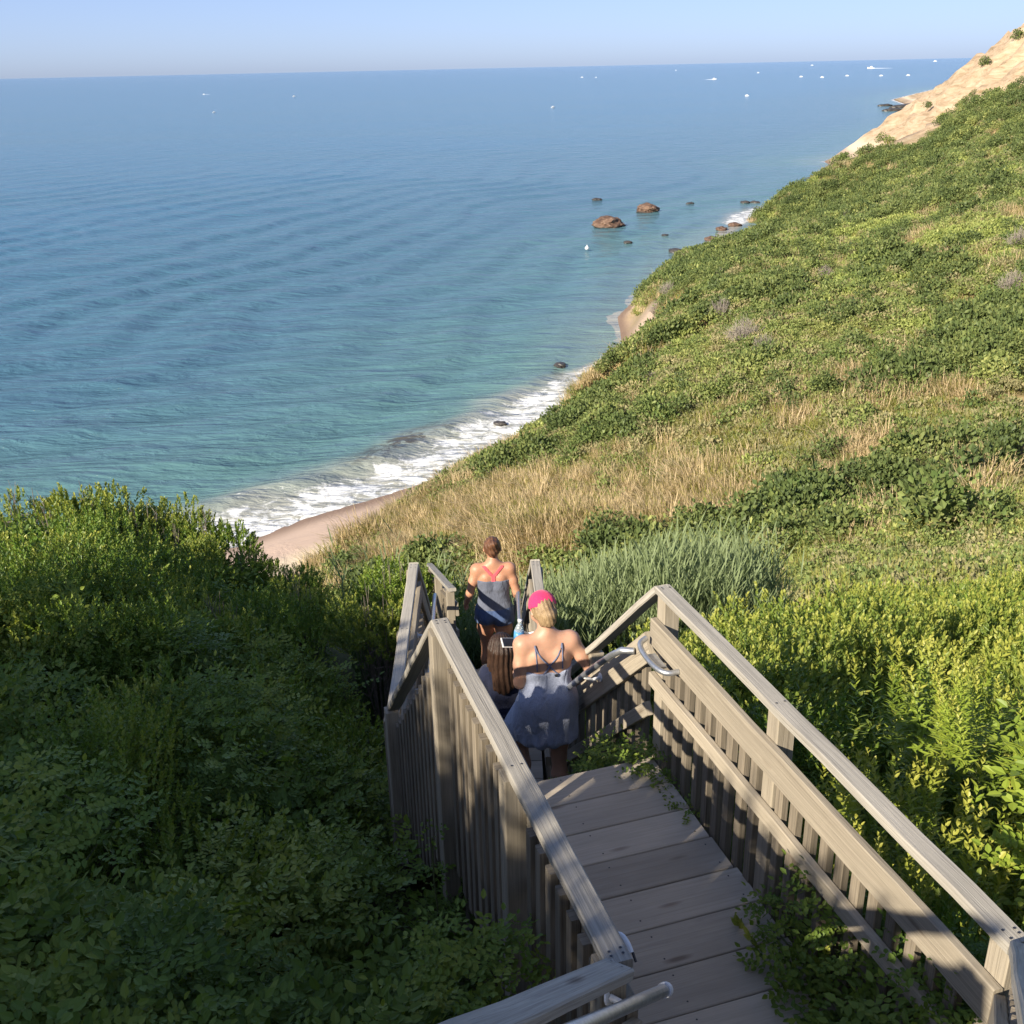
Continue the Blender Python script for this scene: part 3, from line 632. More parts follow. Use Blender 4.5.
# ---- scatter: one object per kind of ground cover, geometry nodes set clumps on its points
def cover(name, pts, rot, scl, idx, srcs, label, cat, mats=None):
    me = bpy.data.meshes.new(name); P = np.asarray(pts, np.float32); me.vertices.add(len(P)); me.vertices.foreach_set('co', P.ravel())
    a = me.attributes.new('rot', 'FLOAT_VECTOR', 'POINT'); a.data.foreach_set('vector', np.asarray(rot, np.float32).ravel())
    a = me.attributes.new('scl', 'FLOAT', 'POINT'); a.data.foreach_set('value', np.asarray(scl, np.float32))
    a = me.attributes.new('idx', 'INT', 'POINT'); a.data.foreach_set('value', np.asarray(idx, np.int32))
    o = link(name, me); c = bpy.data.collections.new(name+'_sources')
    for k, s in enumerate(srcs):
        so_ = bpy.data.objects.new('clump_source_%02d' % k, s); c.objects.link(so_)
    ng = bpy.data.node_groups.new(name, 'GeometryNodeTree'); ng.interface.new_socket('Geometry', in_out='INPUT', socket_type='NodeSocketGeometry'); ng.interface.new_socket('Geometry', in_out='OUTPUT', socket_type='NodeSocketGeometry')
    N = ng.nodes; L = ng.links; gi = N.new('NodeGroupInput'); go = N.new('NodeGroupOutput')
    ci = N.new('GeometryNodeCollectionInfo'); ci.inputs['Collection'].default_value = c; ci.inputs['Separate Children'].default_value = True; ci.inputs['Reset Children'].default_value = True
    ip = N.new('GeometryNodeInstanceOnPoints'); ip.inputs['Pick Instance'].default_value = True
    def na(n_, t): x = N.new('GeometryNodeInputNamedAttribute'); x.data_type = t; x.inputs['Name'].default_value = n_; return x.outputs['Attribute']
    mp_ = N.new('GeometryNodeMeshToPoints'); L.new(gi.outputs[0], mp_.inputs[0])
    L.new(mp_.outputs[0], ip.inputs['Points']); L.new(ci.outputs[0], ip.inputs['Instance']); L.new(na('idx', 'INT'), ip.inputs['Instance Index'])
    er = N.new('FunctionNodeEulerToRotation'); L.new(na('rot', 'FLOAT_VECTOR'), er.inputs[0]); L.new(er.outputs[0], ip.inputs['Rotation']); L.new(na('scl', 'FLOAT'), ip.inputs['Scale'])
    L.new(ip.outputs[0], go.inputs[0]); md = o.modifiers.new('scatter', 'NODES'); md.node_group = ng
    tag(o, label, cat, None, 'stuff'); return o
RG = np.random.default_rng(11)
def near_stair(x, y, pad=.0):
    """True over the staircase footprint"""
    s = x*D1[0]+y*D1[1]; q = x*Q1[0]+y*Q1[1]
    a = (s > 1.5) & (s < 6.4) & (q > .95-pad) & (q < 2.26+pad)
    b = (y > 6.0) & (y < 11.) & (x > -.98-pad) & (x < .32+pad)
    # upper flight
    ux = x-cL[0]; uy = y-cL[1]; t = ux*DU[0]+uy*DU[1]; v = ux*(-DU[1])+uy*DU[0]
    c = (t > -.6) & (t < 6) & (v > -1.35-pad) & (v < .1+pad) 
    c2 = (t > -.6) & (t < 6) & (v < 1.35+pad) & (v > -.1-pad) 
    vv = (cR[0]-cL[0])*(-DU[1])+(cR[1]-cL[1])*DU[0]
    c = (t > -.8) & (t < 6) & (v*np.sign(vv) > -.1-pad) & (v*np.sign(vv) < abs(vv)+.1+pad)
    return a | b | c
def gz(x, y): return height(np.atleast_1d(x), np.atleast_1d(y), True)[0]
# ------------------------------------------------------------------ near thickets
def pick(n, ps): return RG.choice(len(ps), size=n, p=np.array(ps)/sum(ps))
def canopy(x, y):
    """how high the thicket stands above the ground"""
    return (.30+.35*fbm(x/2.2+5, y/2.2, 3, 91)+1.15*mound(x, y, 1.15, 700)[0])*(1-.6*sstep(12, 14.5, y)*(x < -1))
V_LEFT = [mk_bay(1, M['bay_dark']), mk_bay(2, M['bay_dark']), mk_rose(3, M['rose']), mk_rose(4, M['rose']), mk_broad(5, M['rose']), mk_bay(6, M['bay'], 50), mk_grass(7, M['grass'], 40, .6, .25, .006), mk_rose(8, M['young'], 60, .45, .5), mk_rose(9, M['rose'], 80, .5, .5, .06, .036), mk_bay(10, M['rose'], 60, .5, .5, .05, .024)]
assert True
def thicket(n, xr, yr, keep, hgt, pad, sc=(.6, 1.1), layers=((1., 0.), (.55, 0.))):
    X = []; Y = []; Zz = []
    x = RG.uniform(xr[0], xr[1], n); y = yr[0]+(yr[1]-yr[0])*RG.uniform(0, 1, n)**1.25
    k = keep(x, y) & ~near_stair(x, y, pad); x = x[k]; y = y[k]
    z0 = gz(x, y); c = hgt(x, y); lay = RG.choice([.95, .5, .15], size=len(x), p=[.6, .28, .12])
    nearst = near_stair(x, y, pad+.7); c = np.where(nearst, c*.6, c)
    z = z0+c*lay-.35
    return np.stack([x, y, z], 1), RG.uniform(sc[0], sc[1], len(x))
def rots(n, tilt=.25): return np.stack([RG.normal(0, tilt, n), RG.normal(0, tilt, n), RG.uniform(0, 6.28, n)], 1)
def inview(x, y, m=1.25): return np.abs(x) < np.maximum(y, 0)*.48*m+1.8
P_, S_ = thicket(5200, (-13, 1.2), (1.0, 21), lambda x, y: (x < -.05*y+1.2) & (x*D1[1]-0*y < 9) & ((x*Q1[0]+y*Q1[1]) < 1.0+0*y) & inview(x, y), canopy, .22)
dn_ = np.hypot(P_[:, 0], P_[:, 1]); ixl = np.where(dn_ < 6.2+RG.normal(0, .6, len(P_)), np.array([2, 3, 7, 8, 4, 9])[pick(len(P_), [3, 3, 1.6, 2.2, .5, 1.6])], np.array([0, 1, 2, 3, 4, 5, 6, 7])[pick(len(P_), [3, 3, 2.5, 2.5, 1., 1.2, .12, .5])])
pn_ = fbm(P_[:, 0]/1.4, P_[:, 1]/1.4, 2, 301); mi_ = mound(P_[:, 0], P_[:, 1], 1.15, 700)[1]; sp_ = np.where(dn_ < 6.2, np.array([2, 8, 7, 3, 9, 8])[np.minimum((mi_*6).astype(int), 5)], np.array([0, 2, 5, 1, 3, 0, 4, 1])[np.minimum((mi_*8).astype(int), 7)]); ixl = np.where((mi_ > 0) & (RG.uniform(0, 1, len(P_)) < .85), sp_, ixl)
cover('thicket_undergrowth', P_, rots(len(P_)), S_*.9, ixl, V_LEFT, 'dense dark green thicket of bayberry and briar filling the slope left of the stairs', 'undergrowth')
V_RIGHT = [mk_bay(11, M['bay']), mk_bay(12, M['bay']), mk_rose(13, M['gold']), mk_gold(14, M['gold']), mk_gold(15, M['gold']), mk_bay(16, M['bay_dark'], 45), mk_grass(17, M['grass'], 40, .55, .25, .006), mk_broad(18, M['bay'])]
def in_reeds(x, y):
    px_ = 512+1149*x/np.maximum(y, .1); d_ = np.hypot(x, y); return (((px_ > 545) & (px_ < 800)) & (d_ > 12.3) & (d_ < 18)) | (((px_ > 345) & (px_ < 408)) & (d_ > 12.6) & (d_ < 15))
def keepR(x, y): return ~in_reeds(x, y) & ((x*Q1[0]+y*Q1[1]) > 2.3) & inview(x, y) & (x > .35)
P_, S_ = thicket(5600, (-1, 15), (1.6, 20), keepR, lambda x, y: canopy(x, y)*.9+.15+.85*sstep(12, 8, np.hypot(x, y)), .16)
yel = fbm(P_[:, 0]/3., P_[:, 1]/3., 3, 44)
ix = pick(len(P_), [4, 4, 1.8, 1.6, 1.6, 1.4, .7, .8])
mi_ = mound(P_[:, 0], P_[:, 1], 1.15, 700)[1]; sp_ = np.array([0, 2, 1, 4, 0, 3, 7, 1, 5])[np.minimum((mi_*9).astype(int), 8)]; ix = np.where((mi_ > 0) & (RG.uniform(0, 1, len(P_)) < .85), sp_, ix)
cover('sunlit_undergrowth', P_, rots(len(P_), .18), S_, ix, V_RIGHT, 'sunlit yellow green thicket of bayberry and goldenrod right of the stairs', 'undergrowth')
# slope beyond the near thickets down to the valley
n = 9000; x = RG.uniform(-20, 34, n); y = RG.uniform(17, 44, n); k = inview(x, y, 1.1); x = x[k]; y = y[k]; z = gz(x, y)
V_MID = [mk_low(21, M['hill'], 200, .6, .5, .12, .08), mk_low(22, M['olive'], 200, .6, .45, .12, .08), mk_low(23, M['hillbright'], 200, .6, .5, .12, .08), mk_grass(24, M['grass'], 60, .7, .4, .012)]
cover('valley_scrub', np.stack([x, y, z], 1), rots(len(x), .15), RG.uniform(.8, 1.5, len(x)), pick(len(x), [4, 3, 2, 2]), V_MID, 'low olive scrub in the hollow below the sunlit thicket', 'scrub')
# reeds: right of the stairs, and a few at the end of the lower landing
V_REED = [mk_reed(31, M['reed']), mk_reed(32, M['reed']), mk_reed(33, M['reed'])]
pr_ = []
for _ in range(5200):
    px = RG.uniform(345, 830); d = RG.uniform(12.5, 20) 
    if 405 < px < 545 and d < 15: continue
    e = np.interp(px, [345, 430, 545, 600, 700, 830], [.35, .5, .75, 1, 1, .6])
    if RG.uniform() > e: continue
    az = math.atan((px-512)/1149.); pr_.append((d*math.sin(az), d*math.cos(az)))
pr_ = np.array(pr_); z = gz(pr_[:, 0], pr_[:, 1]); k_ = in_reeds(pr_[:, 0], pr_[:, 1]) | (RG.uniform(0, 1, len(z)) < .12); pr_ = pr_[k_]; z = z[k_]; dd_ = np.hypot(pr_[:, 0], pr_[:, 1]); px_ = 512+1149*pr_[:, 0]/pr_[:, 1]
top_ = -dd_*np.tan(np.radians(np.interp(px_, [345, 400, 545, 620, 720, 800, 830], [26.4, 26.2, 26.3, 25.7, 24.9, 25.6, 26.])))+RG.normal(0, .28, len(z))-.25*(dd_ < 13.5); rs_ = np.clip((top_-z)/2.75, .45, 1.25)
cover('reed_bed', np.column_stack([pr_, z]), rots(len(z), .05), rs_, pick(len(z), [1, 1, 1]), V_REED, 'tall grey green reeds behind the railings of the stairs', 'reeds')

# ------------------------------------------------------------------ hill cover, classes set by where each kind grows
n = 80000
az = RG.uniform(R(-12), R(26.5), n); d = 40+(350-40)*RG.uniform(0, 1, n)**.95
x = d*np.sin(az); y = d*np.cos(az); h, s, bw, gd = height(x, y); px, py = proj(np.stack([x, y, h], 1))
keep = (s-bw > 1.2) & (RG.uniform(0, 1, n) < np.clip(.35+60/d, 0, 1)) & (px > 300) & (px < 1060)
n1 = fbm(x/6, y/6, 4, 51); bare = sstep(250, 264, d+(n1-.5)*26-22*sstep(870, 835, px)); keep &= (RG.uniform(0, 1, n) > bare*1.0) | ((fbm(x/5+9, y/9, 3, 93) > .62) & (RG.uniform(0, 1, n) < .5))
cl = (s < 4.6) & (y > 116) & (y < 136); keep &= ~cl
x, y, h, s, px, py, d, bw = [a_[keep] for a_ in (x, y, h, s, px, py, d, bw)]
def G(cx, cy, rx, ry, w_=1.): return w_*np.exp(-((px-cx)/rx)**2-((py-cy)/ry)**2)
nz = lambda sc_, sd_: (fbm(x/sc_, y/sc_, 4, sd_)-.5)*2
dry = G(600, 520, 130, 34, 2.2)+G(450, 535, 100, 34, 2.2)+G(740, 515, 60, 28, 1.)+G(690, 455, 35, 22, .8)+G(850, 500, 30, 40, .9)+G(870, 415, 50, 14, .5)+G(985, 490, 60, 38, 1.2)+G(950, 400, 30, 20, .8)+G(830, 380, 25, 14, .6)+G(790, 440, 50, 25, .5)+nz(5, 61)*1.5-.35
dark = G(690, 275, 60, 28, 1.6)+G(800, 210, 80, 22, 1.2)+G(900, 160, 60, 25, 1.2)+G(990, 110, 60, 30, 1.5)+G(560, 430, 70, 28, .8)+G(640, 400, 50, 35, .8)+G(930, 500, 32, 30, 1.3)+G(980, 350, 60, 40, .9)+G(760, 400, 90, 30, .4)+nz(6, 62)*1.3-.35
bright = G(850, 270, 80, 30, .9)+G(930, 240, 80, 40, .8)+G(650, 330, 40, 20, .8)+G(870, 550, 160, 22, .5)+G(900, 330, 90, 30, .5)+nz(7, 63)*1.3-.35
dry += .22
olive = .1+G(760, 470, 160, 60, .6)+G(880, 440, 120, 50, .5)+nz(4, 64)*1.2-.1
green = .25+nz(8, 65)*.5+G(760, 400, 200, 80, .3)
mdh, mdi = mound(x, y, 3.4, 810); mdh2, mdi2 = mound(x, y, 1.7, 820); jit = (_h(np.floor(mdi*1e4).astype(np.int64), np.zeros(len(x), np.int64), 1)-.5)*.9
dry = dry+G(770, 440, 170, 60, .2)+G(600, 480, 170, 70, .2)+nz(2.5, 68)*1.1-.12+G(400, 545, 70, 30, .8)+.12+.4*(mdi2-.5); olive = olive+G(800, 430, 220, 90, .35)
dark = dark+jit-G(600, 530, 200, 40, .6); bright = bright-jit*.8-G(600, 530, 200, 40, .6); green = green-G(600, 530, 180, 36, .5); mk_ = sstep(1, 12, s-bw)*(1-.8*np.clip(dry*1.2, 0, 1)); mdh = mdh*mk_; mdh2 = mdh2*mk_
K = np.stack([dry, dark, bright, olive, green], 1)+RG.normal(0, .30, (len(x), 5)); cls = K.argmax(1)
V_H = {0: [mk_grass(41, M['dry'], 60, .75, .45, .016, .9, 3, (-.5, -.4)), mk_grass(42, M['dry'], 60, .7, .5, .018, 1., 3, (-.5, -.4)), mk_grass(43, M['grass'], 50, .6, .45, .016, .8, 3, (-.4, -.3))],
       1: [mk_low(44, M['hilldark'], 190, .9, .9, .2, .13), mk_low(45, M['hilldark'], 190, .9, .8, .2, .13), mk_low(46, M['hill'], 190, .9, .8, .2, .13)],
       2: [mk_low(47, M['hillbright'], 150, .8, .45, .2, .12), mk_low(48, M['hillbright'], 150, .8, .45, .2, .12), mk_low(49, M['hill'], 150, .8, .45, .2, .12)],
       3: [mk_low(50, M['olive'], 150, .8, .4, .18, .09), mk_grass(51, M['grass'], 60, .6, .5, .016, .8, 3, (-.4, -.3)), mk_low(52, M['hill'], 150, .8, .4, .18, .1)],
       4: [mk_low(53, M['hill'], 160, .8, .5, .18, .11), mk_low(54, M['olive'], 150, .8, .4, .18, .11), mk_low(55, M['hill'], 160, .8, .5, .18, .11)]}
NM = {0: ('dry_grass', 'golden dry grass draped over the lower slope of the hill', 'dry grass'), 1: ('dark_hill_scrub', 'dark green scrub along the ridge and hollows of the hill', 'scrub'),
      2: ('fern_cover', 'bright yellow green cover on the upper middle of the hillside', 'ground cover'), 3: ('olive_heath', 'olive brown heath mixed with thin grass across the middle of the hillside', 'heath'), 4: ('green_hill_scrub', 'mid green low scrub covering the rest of the hillside', 'scrub')}
for c_ in range(5):
    k = cls == c_; nn_ = int(k.sum()); print(NM[c_][0], nn_)
    sc_ = RG.uniform(.7, 1.5, nn_)*(1.35 if c_ == 0 else 1.)*(.65+.8*fbm(x[k]/3.5, y[k]/3.5, 2, 72))*(1.1 if c_ == 1 else 1.)*(1+.25*sstep(80, 220, d[k])); zz = h[k]-(.05 if c_ in (0,) else .12)+({0: .0, 1: 1.5, 2: .7, 3: .35, 4: .9}[c_]*mdh[k]+{0: 0., 1: .6, 2: .4, 3: .3, 4: .5}[c_]*mdh2[k])*RG.uniform(.75, 1., nn_)
    cover(NM[c_][0], np.stack([x[k], y[k], zz], 1), rots(nn_, .12) if c_ else np.stack([RG.normal(0, .15, nn_), RG.normal(0, .15, nn_), RG.normal(0, .5, nn_)], 1), sc_, pick(nn_, [2, 2, 1] if c_ else [2, 2, 2.2]), V_H[c_], NM[c_][1], NM[c_][2])

# ------------------------------------------------------------------ single shrubs
def shrub(name, label, cat, loc, fol, br, scale=(1, 1, 1), rz=0., group=None):
    o = empty(name, loc, rz); tag(o, label, cat, group)
    f_ = link('foliage', fol, o); u_ = scale[0]; f_.scale = (u_,)*3; lift = max(0, scale[2]-u_*CRH.get(fol.name, scale[2]/u_)); f_.location = (0, 0, lift)
    b_ = link('branches', br, o); b_.scale = (scale[0]*.8, scale[1]*.8, max(scale[2]*.9, .5)); return o
CRH = {}
def big_shrub_mesh(seed, mat, rad, ht, nclump, kind='bay'):
    """rounded shrub a few metres across made of sprigs over a lumpy crown"""
    rg = np.random.default_rng(seed); Lv = Leaves(); lob = [(np.array([rg.uniform(-.6, .6), rg.uniform(-.6, .6), rg.uniform(.35, .8)]), rg.uniform(.3, .52)) for _ in range(11)]
    for k in range(nclump):
        c, r_ = lob[rg.integers(len(lob))]; o = rdir(rg, .35); p = (c+o*r_*rg.uniform(.75, 1.))*np.array([rad, rad, ht])
        if p[2] < .05: continue
        sprig(Lv, rg, p, o*.6+Z3*.8+rg.normal(size=3)*.2, .22*rg.uniform(.7, 1.2), 11, .08, .032)
    return Lv.mesh('foliage', mat)
for b_ in (): pass
BR = mk_twigs(71, M['twig'], 30, 1.0, .7, .014); DEAD = mk_twigs(72, M['deadtwig'], 60, 1.2, .9, .02); DEADf = mk_twigs(73, M['deadtwig'], 90, 1.7, 1.1, .022)
BS = [big_shrub_mesh(61, M['bay'], 1.25, 1.35, 1300), big_shrub_mesh(62, M['bay_dark'], 1.2, 1.3, 1300), big_shrub_mesh(63, M['bay'], 1.0, 1.0, 600)]
for m_, h_ in zip(BS, (1.9, 1.85, 1.4)): CRH[m_.name] = h_
def at_top(px, py, d, h_):
    p = atd(px, py, d); g_ = gz(p[0], p[1])[0]; return (p[0], p[1], g_-.1), (p[2]-g_+.1)
HL = [(22, 492, 15.5, .95, 0, 'broad rounded shrub at the far left end of the hedge above the sea'), (85, 494, 16.0, .9, 0, 'rounded sunlit shrub, second from the left on the hedge line above the sea'),
      (140, 505, 15.6, .75, 0, 'shrub in the middle of the hedge line with sun along its crown'), (203, 514, 15.2, .68, 1, 'dark rounded shrub ending the hedge just left of the surf'),
      (168, 528, 14.2, .5, 0, 'small lit shrub in front of the hedge line near the surf'), (55, 520, 13.6, .8, 1, 'dark shrub in front of the far left hedge')]
for px, py, d, r_, v, lab in HL:
    loc, hh_ = at_top(px, py, d, 0); sh = shrub('bayberry_shrub', lab, 'shrub', loc, BS[v], BR, (r_, r_, hh_), RG.uniform(0, 6), 'bayberry shrubs along the hedge line')
for px, py, d, r_, v, lab in [(290, 566, 13.6, .45, 1, 'low dark shrub just under the pale sand of the beach'), (245, 552, 14.4, .5, 1, 'dark shrub at the foot of the hedge below the sand'), (395, 562, 12.6, .7, 1, 'shrub just left of the lower landing cap rail'),
                              (215, 600, 10.6, .75, 2, 'pale sunlit shrub alone in the middle of the dark left thicket'), (300, 585, 12.2, .6, 2, 'small sunlit shrub below the beach in the left thicket'), (375, 600, 11.0, .65, 2, 'sun flecked shrub beside the lower landing railing'),
                              (40, 618, 9.6, .7, 2, 'sunlit sprigged shrub at the left picture edge'), (100, 622, 9.8, .5, 2, 'narrow sprigged shrub next to the left edge shrub')]:
    loc, hh_ = at_top(px, py, d, 0); hh_ = max(hh_, .7)
    shrub('bayberry_shrub', lab, 'shrub', loc, BS[v], BR, (r_, r_, hh_), RG.uniform(0, 6), 'small shrubs in the left thicket')
G1 = mk_gold(81, M['gold'], 5, .85, .16, .10, .022); G2 = mk_gold(82, M['gold'], 4, .8, .14, .10, .022)
for px, py, d, s_, lab in [(965, 745, 4.9, 1., 'tall goldenrod plant with close pale leaves right of the railing'), (1003, 770, 4.7, .9, 'goldenrod plant at the right picture edge beside the tallest one'), (930, 700, 5.6, .95, 'goldenrod plant behind the tallest one'),
                           (990, 690, 5.6, .9, 'goldenrod stems higher up at the right picture edge')]:
    p = atd(px, py, d); shrub('goldenrod_plant', lab, 'plant', (p[0], p[1], p[2]-.85*s_*1.05), G1 if RG.uniform() < .5 else G2, mk_twigs(83, M['stem'], 5, .6, .1, .004), (s_, s_, s_), RG.uniform(0, 6), 'goldenrod plants beside the right railing')
# vines and weeds growing through the railings
VN = [mk_rose(91, M['rose'], 60, .28, .25, .045, .028), mk_rose(92, M['gold'], 45, .22, .22, .045, .028), mk_broad(93, M['rose'], 60, .25, .22, .06, .04)]
def creeper(name, label, pts, vs, scs, group=None):
    o = empty(name, pts[0]); tag(o, label, 'plant', group); g = Geo()
    tube(g, [np.array(p)-np.array(pts[0]) for p in pts], .005, 5); g.build('stem', M['stem'], o)
    Ps = []; 
    big = bpy.data.meshes.new('foliage')
    allv = []; allf = []; rn = []; tp = []; nb = 0
    for p, v, sc_ in zip(pts, vs, scs):
        me = VN[v]; co_ = np.empty(len(me.vertices)*3, np.float32); me.vertices.foreach_get('co', co_); co_ = co_.reshape(-1, 3)
        a_ = RG.uniform(0, 6.28); c_, s_ = math.cos(a_), math.sin(a_); co_ = co_@np.array([[c_, s_, 0], [-s_, c_, 0], [0, 0, 1]])*sc_+np.array(p)-np.array(pts[0])
        r_ = np.empty(len(me.vertices), np.float32); me.attributes['rnd'].data.foreach_get('value', r_)
        nf = len(me.polygons); f_ = np.empty(nf*4, np.int32); me.loops.foreach_get('vertex_index', f_); allf.append(f_.reshape(-1, 4)+nb); allv.append(co_); rn.append(r_); nb += len(co_)
    link('foliage', mesh_np('foliage', np.concatenate(allv), [np.concatenate(allf)], M['rose'], False, {'rnd': np.concatenate(rn), 'tip': np.zeros(nb)}), o)
    return o
creeper('climbing_briar', 'leafy green briar spilling through the right railing onto the boards', [W(s_, q_, ZD+z_) for s_, q_, z_ in ((2.55, 2.12, .05), (2.75, 2.12, .1), (2.9, 2.1, .02), (3.05, 2.16, .1), (2.6, 2.2, .3), (2.35, 2.15, .25), (2.85, 2.2, .35), (2.2, 2.18, .05), (3.2, 2.14, 0), (2.45, 2.05, 0))], [0, 2, 0, 0, 0, 2, 0, 0, 2, 0], [.75, .65, .6, .55, .65, .75, .6, .75, .4, .65])
creeper('climbing_briar', 'briar tangled over the right railing at the near corner', [W(s_, q_, ZD+z_) for s_, q_, z_ in ((2.1, 2.1, .35), (2.0, 2.25, .55), (2.15, 2.3, .65), (1.95, 2.05, .2), (2.3, 2.26, .5), (1.85, 2.2, .45))], [0, 0, 1, 0, 0, 0], [.8, .6, .5, .9, .6, .6])
creeper('corner_weed', 'small weed growing at the far right corner of the upper landing', [W(s_, q_, ZD+z_) for s_, q_, z_ in ((4.40, 2.12, .0), (4.2, 2.13, -.02), (4.55, 2.0, -.12), (4.0, 2.15, -.05))], [0, 2, 0, 0], [.5, .4, .6, .35])
creeper('step_weed', 'green weeds growing up between the steps of the first flight', [W(s_, q_, ZD+z_) for s_, q_, z_ in ((4.8, 1.95, -.33), (4.95, 1.75, -.45), (4.85, 2.05, -.2), (5.1, 2.05, -.5), (4.72, 1.6, -.33), (5.3, 2.1, -.7))], [0, 2, 0, 0, 2, 0], [.4, .3, .38, .42, .25, .35])
creeper('railing_vine', 'dark vine hanging down outside the left railing', [W(s_, q_, ZD+z_) for s_, q_, z_ in ((4.35, .86, -.1), (4.32, .85, -.35), (4.3, .86, -.6), (4.33, .82, -.85))], [2, 2, 0, 2], [.35, .35, .4, .5])
o = creeper('bright_sapling', 'yellow green sapling leaves catching light at the bottom left', [(-1.0+dx, 2.6+dy, -2.95+dz) for dx, dy, dz in ((0, 0, 0), (.1, .1, .12), (-.15, .2, .2))], [1, 1, 1], [.8, .7, .7])
for px, py, d in ((85, 862, 3.9),): o.location = atd(px, py, d)
o2 = creeper('bright_weed', 'small bright leafy weed below the left railing at the bottom', [(0, 0, 0), (.12, .05, .05), (-.1, .1, .02)], [1, 1, 1], [.7, .6, .6]); o2.location = atd(480, 985, 3.05)
# dead grey shrubs and dark round shrubs on the hill
def hill_item(name, label, cat, px, py, d, me, br, sc_, group=None):
    p = atd(px, py, d); g_ = gz(p[0], p[1])[0]
    if me is None:
        o = link(name, br); o.location = (p[0], p[1], g_-.1); o.scale = (sc_,)*3; o.rotation_euler = (0, 0, RG.uniform(0, 6)); return tag(o, label, cat, group)
    return shrub(name, label, cat, (p[0], p[1], g_-.1), me, br, (sc_,)*3, RG.uniform(0, 6), group)
def hit(px, py, d0=38, d1=420):
    ds = np.linspace(d0, d1, 900); r_ = ray(px, py); r_ = r_/math.hypot(r_[0], r_[1]); X_ = r_[0]*ds; Y_ = r_[1]*ds; Z_ = r_[2]*ds; H_ = gz(X_, Y_); k = np.argmax(H_ > Z_); return float(ds[k]) if (H_ > Z_).any() else 150.
for px, py, sc_, lab in [(742, 352, 1.5, 'largest bleached dead shrub on the hillside'), (720, 325, 1.2, 'dead grey shrub above the largest bleached one'), (765, 360, 1.1, 'dead grey shrub right of the largest bleached one'), (652, 390, .8, 'small grey shrub near the cliff edge of the hill'),
                         (668, 300, 1.2, 'dead brown grey shrub beside the cliff top'), (825, 282, .9, 'thin pale bare shrub in the bright green patch'), (655, 318, 1., 'bare shrub at the top of the little sand cliff'), (1010, 300, 1.2, 'bare grey shrub by the right picture edge of the hill'), (1018, 255, 1.3, 'bare shrub high at the right picture edge')]:
    hill_item('dead_shrub', lab, 'dead shrub', px, py, hit(px, py), None, DEADf, sc_, 'dead shrubs on the hillside')
HS = [mk_low(101, M['hilldark'], 420, 1., 1.1, .2, .14), mk_low(102, M['hilldark'], 420, 1., 1., .2, .14), mk_low(103, M['hill'], 420, 1., 1., .2, .14)]
for px, py, sc_, v, lab in [(940, 500, 1.3, 0, 'dark rounded bush in the hollow beside the dry grass'), (925, 515, 1.1, 1, 'dark bush just left of the hollow bush'), (955, 488, 1.0, 0, 'dark bush on the right shoulder of the hollow'), (980, 330, 1.7, 1, 'large dark bush on the upper right hillside'), (1005, 345, 1.6, 0, 'dark bush at the right edge below the bare shrub'),
                            (950, 340, 1.3, 2, 'green bush left of the large dark bush'), (845, 225, 2., 0, 'dark bush on the ridge near the skyline'), (720, 285, 2., 0, 'dark bush on the left ridge above the sea'), (690, 275, 2., 1, 'dark bush nearest the left ridge end'), (745, 262, 2., 1, 'dark bush on the ridge beside the coastal surf'),
                            (870, 195, 2.2, 1, 'dark bush below the foot of the sandy bluff'), (905, 172, 2.3, 0, 'dark bush beneath the middle of the sandy bluff'), (950, 160, 2.4, 1, 'dark bush under the high part of the sandy bluff'), (665, 275, 1.6, 1, 'dark bush hanging over the cliff edge'), (1000, 150, 2.3, 0, 'dark bush high on the right ridge line'), (985, 64, 2.4, 1, 'small dark bush on the skyline of the sandy bluff'), (1016, 40, 2.6, 0, 'dark scrub crowning the top of the sandy bluff'), (927, 108, 1.8, 1, 'small bush on the face of the sandy bluff')]:
    hill_item('hill_bush', lab, 'bush', px, py, hit(px, py), HS[v], BR, sc_, 'dark bushes scattered on the hillside')

# ------------------------------------------------------------------ rocks
def rock_mesh(seed, name='rock', flat=.6, sub=4):
    import bmesh
    bm = bmesh.new(); bmesh.ops.create_icosphere(bm, subdivisions=sub, radius=1.); V = np.array([v.co[:] for v in bm.verts])
    n_ = fbm(V[:, 0]*1.3+seed*7, V[:, 1]*1.3+V[:, 2]*1.7, 4, seed); n2 = fbm(V[:, 2]*2.3+seed, V[:, 0]*2.1-V[:, 1]*1.5, 4, seed+9)
    sc_ = .45+.75*n_+.45*np.round(n2*4)/4
    for v, k in zip(bm.verts, sc_): v.co = v.co*float(k); v.co.z *= flat
    me = bpy.data.meshes.new(name); bm.to_mesh(me); bm.free(); return me
mr, nt, N, L, P = newmat('sea_rock'); tc = N.new('ShaderNodeTexCoord').outputs['Object']; n_ = noise(N, L, tc, 2.2, 6, .7); r_ = ramp(N, [(.3, (.035, .022, .016)), (.5, (.13, .075, .048)), (.7, (.26, .18, .12))]); L.new(n_.outputs[0], r_.inputs[0])
sx = N.new('ShaderNodeSeparateXYZ'); L.new(tc, sx.inputs[0]); c = mixc(N, L, maprange(N, L, sx.outputs[2], -.25, .1), (.03, .025, .02), r_.outputs[0]); L.new(c, P.inputs['Base Color']); P.inputs['Roughness'].default_value = .7; bump(N, L, n_.outputs[0], .8, .3, P)
for px, py, w_, lab, sd_ in [(610, 227, 2.7, 'large brown boulder in the shallow sea, the nearer of the pair', 3), (647, 212, 2.3, 'brown boulder in the shallow sea, the farther of the pair', 5)]:
    p = atz(px, py, SEA); o = link('sea_boulder', rock_mesh(sd_)); o.data.materials.append(mr); o.location = (p[0], p[1], SEA+.5); o.scale = (w_*1.15, w_, w_*.95); o.rotation_euler = (0, 0, sd_); tag(o, lab, 'boulder', 'brown boulders in the sea')
rk = rock_mesh(8, 'small_rock', .5, 3); rk.materials.append(mr)
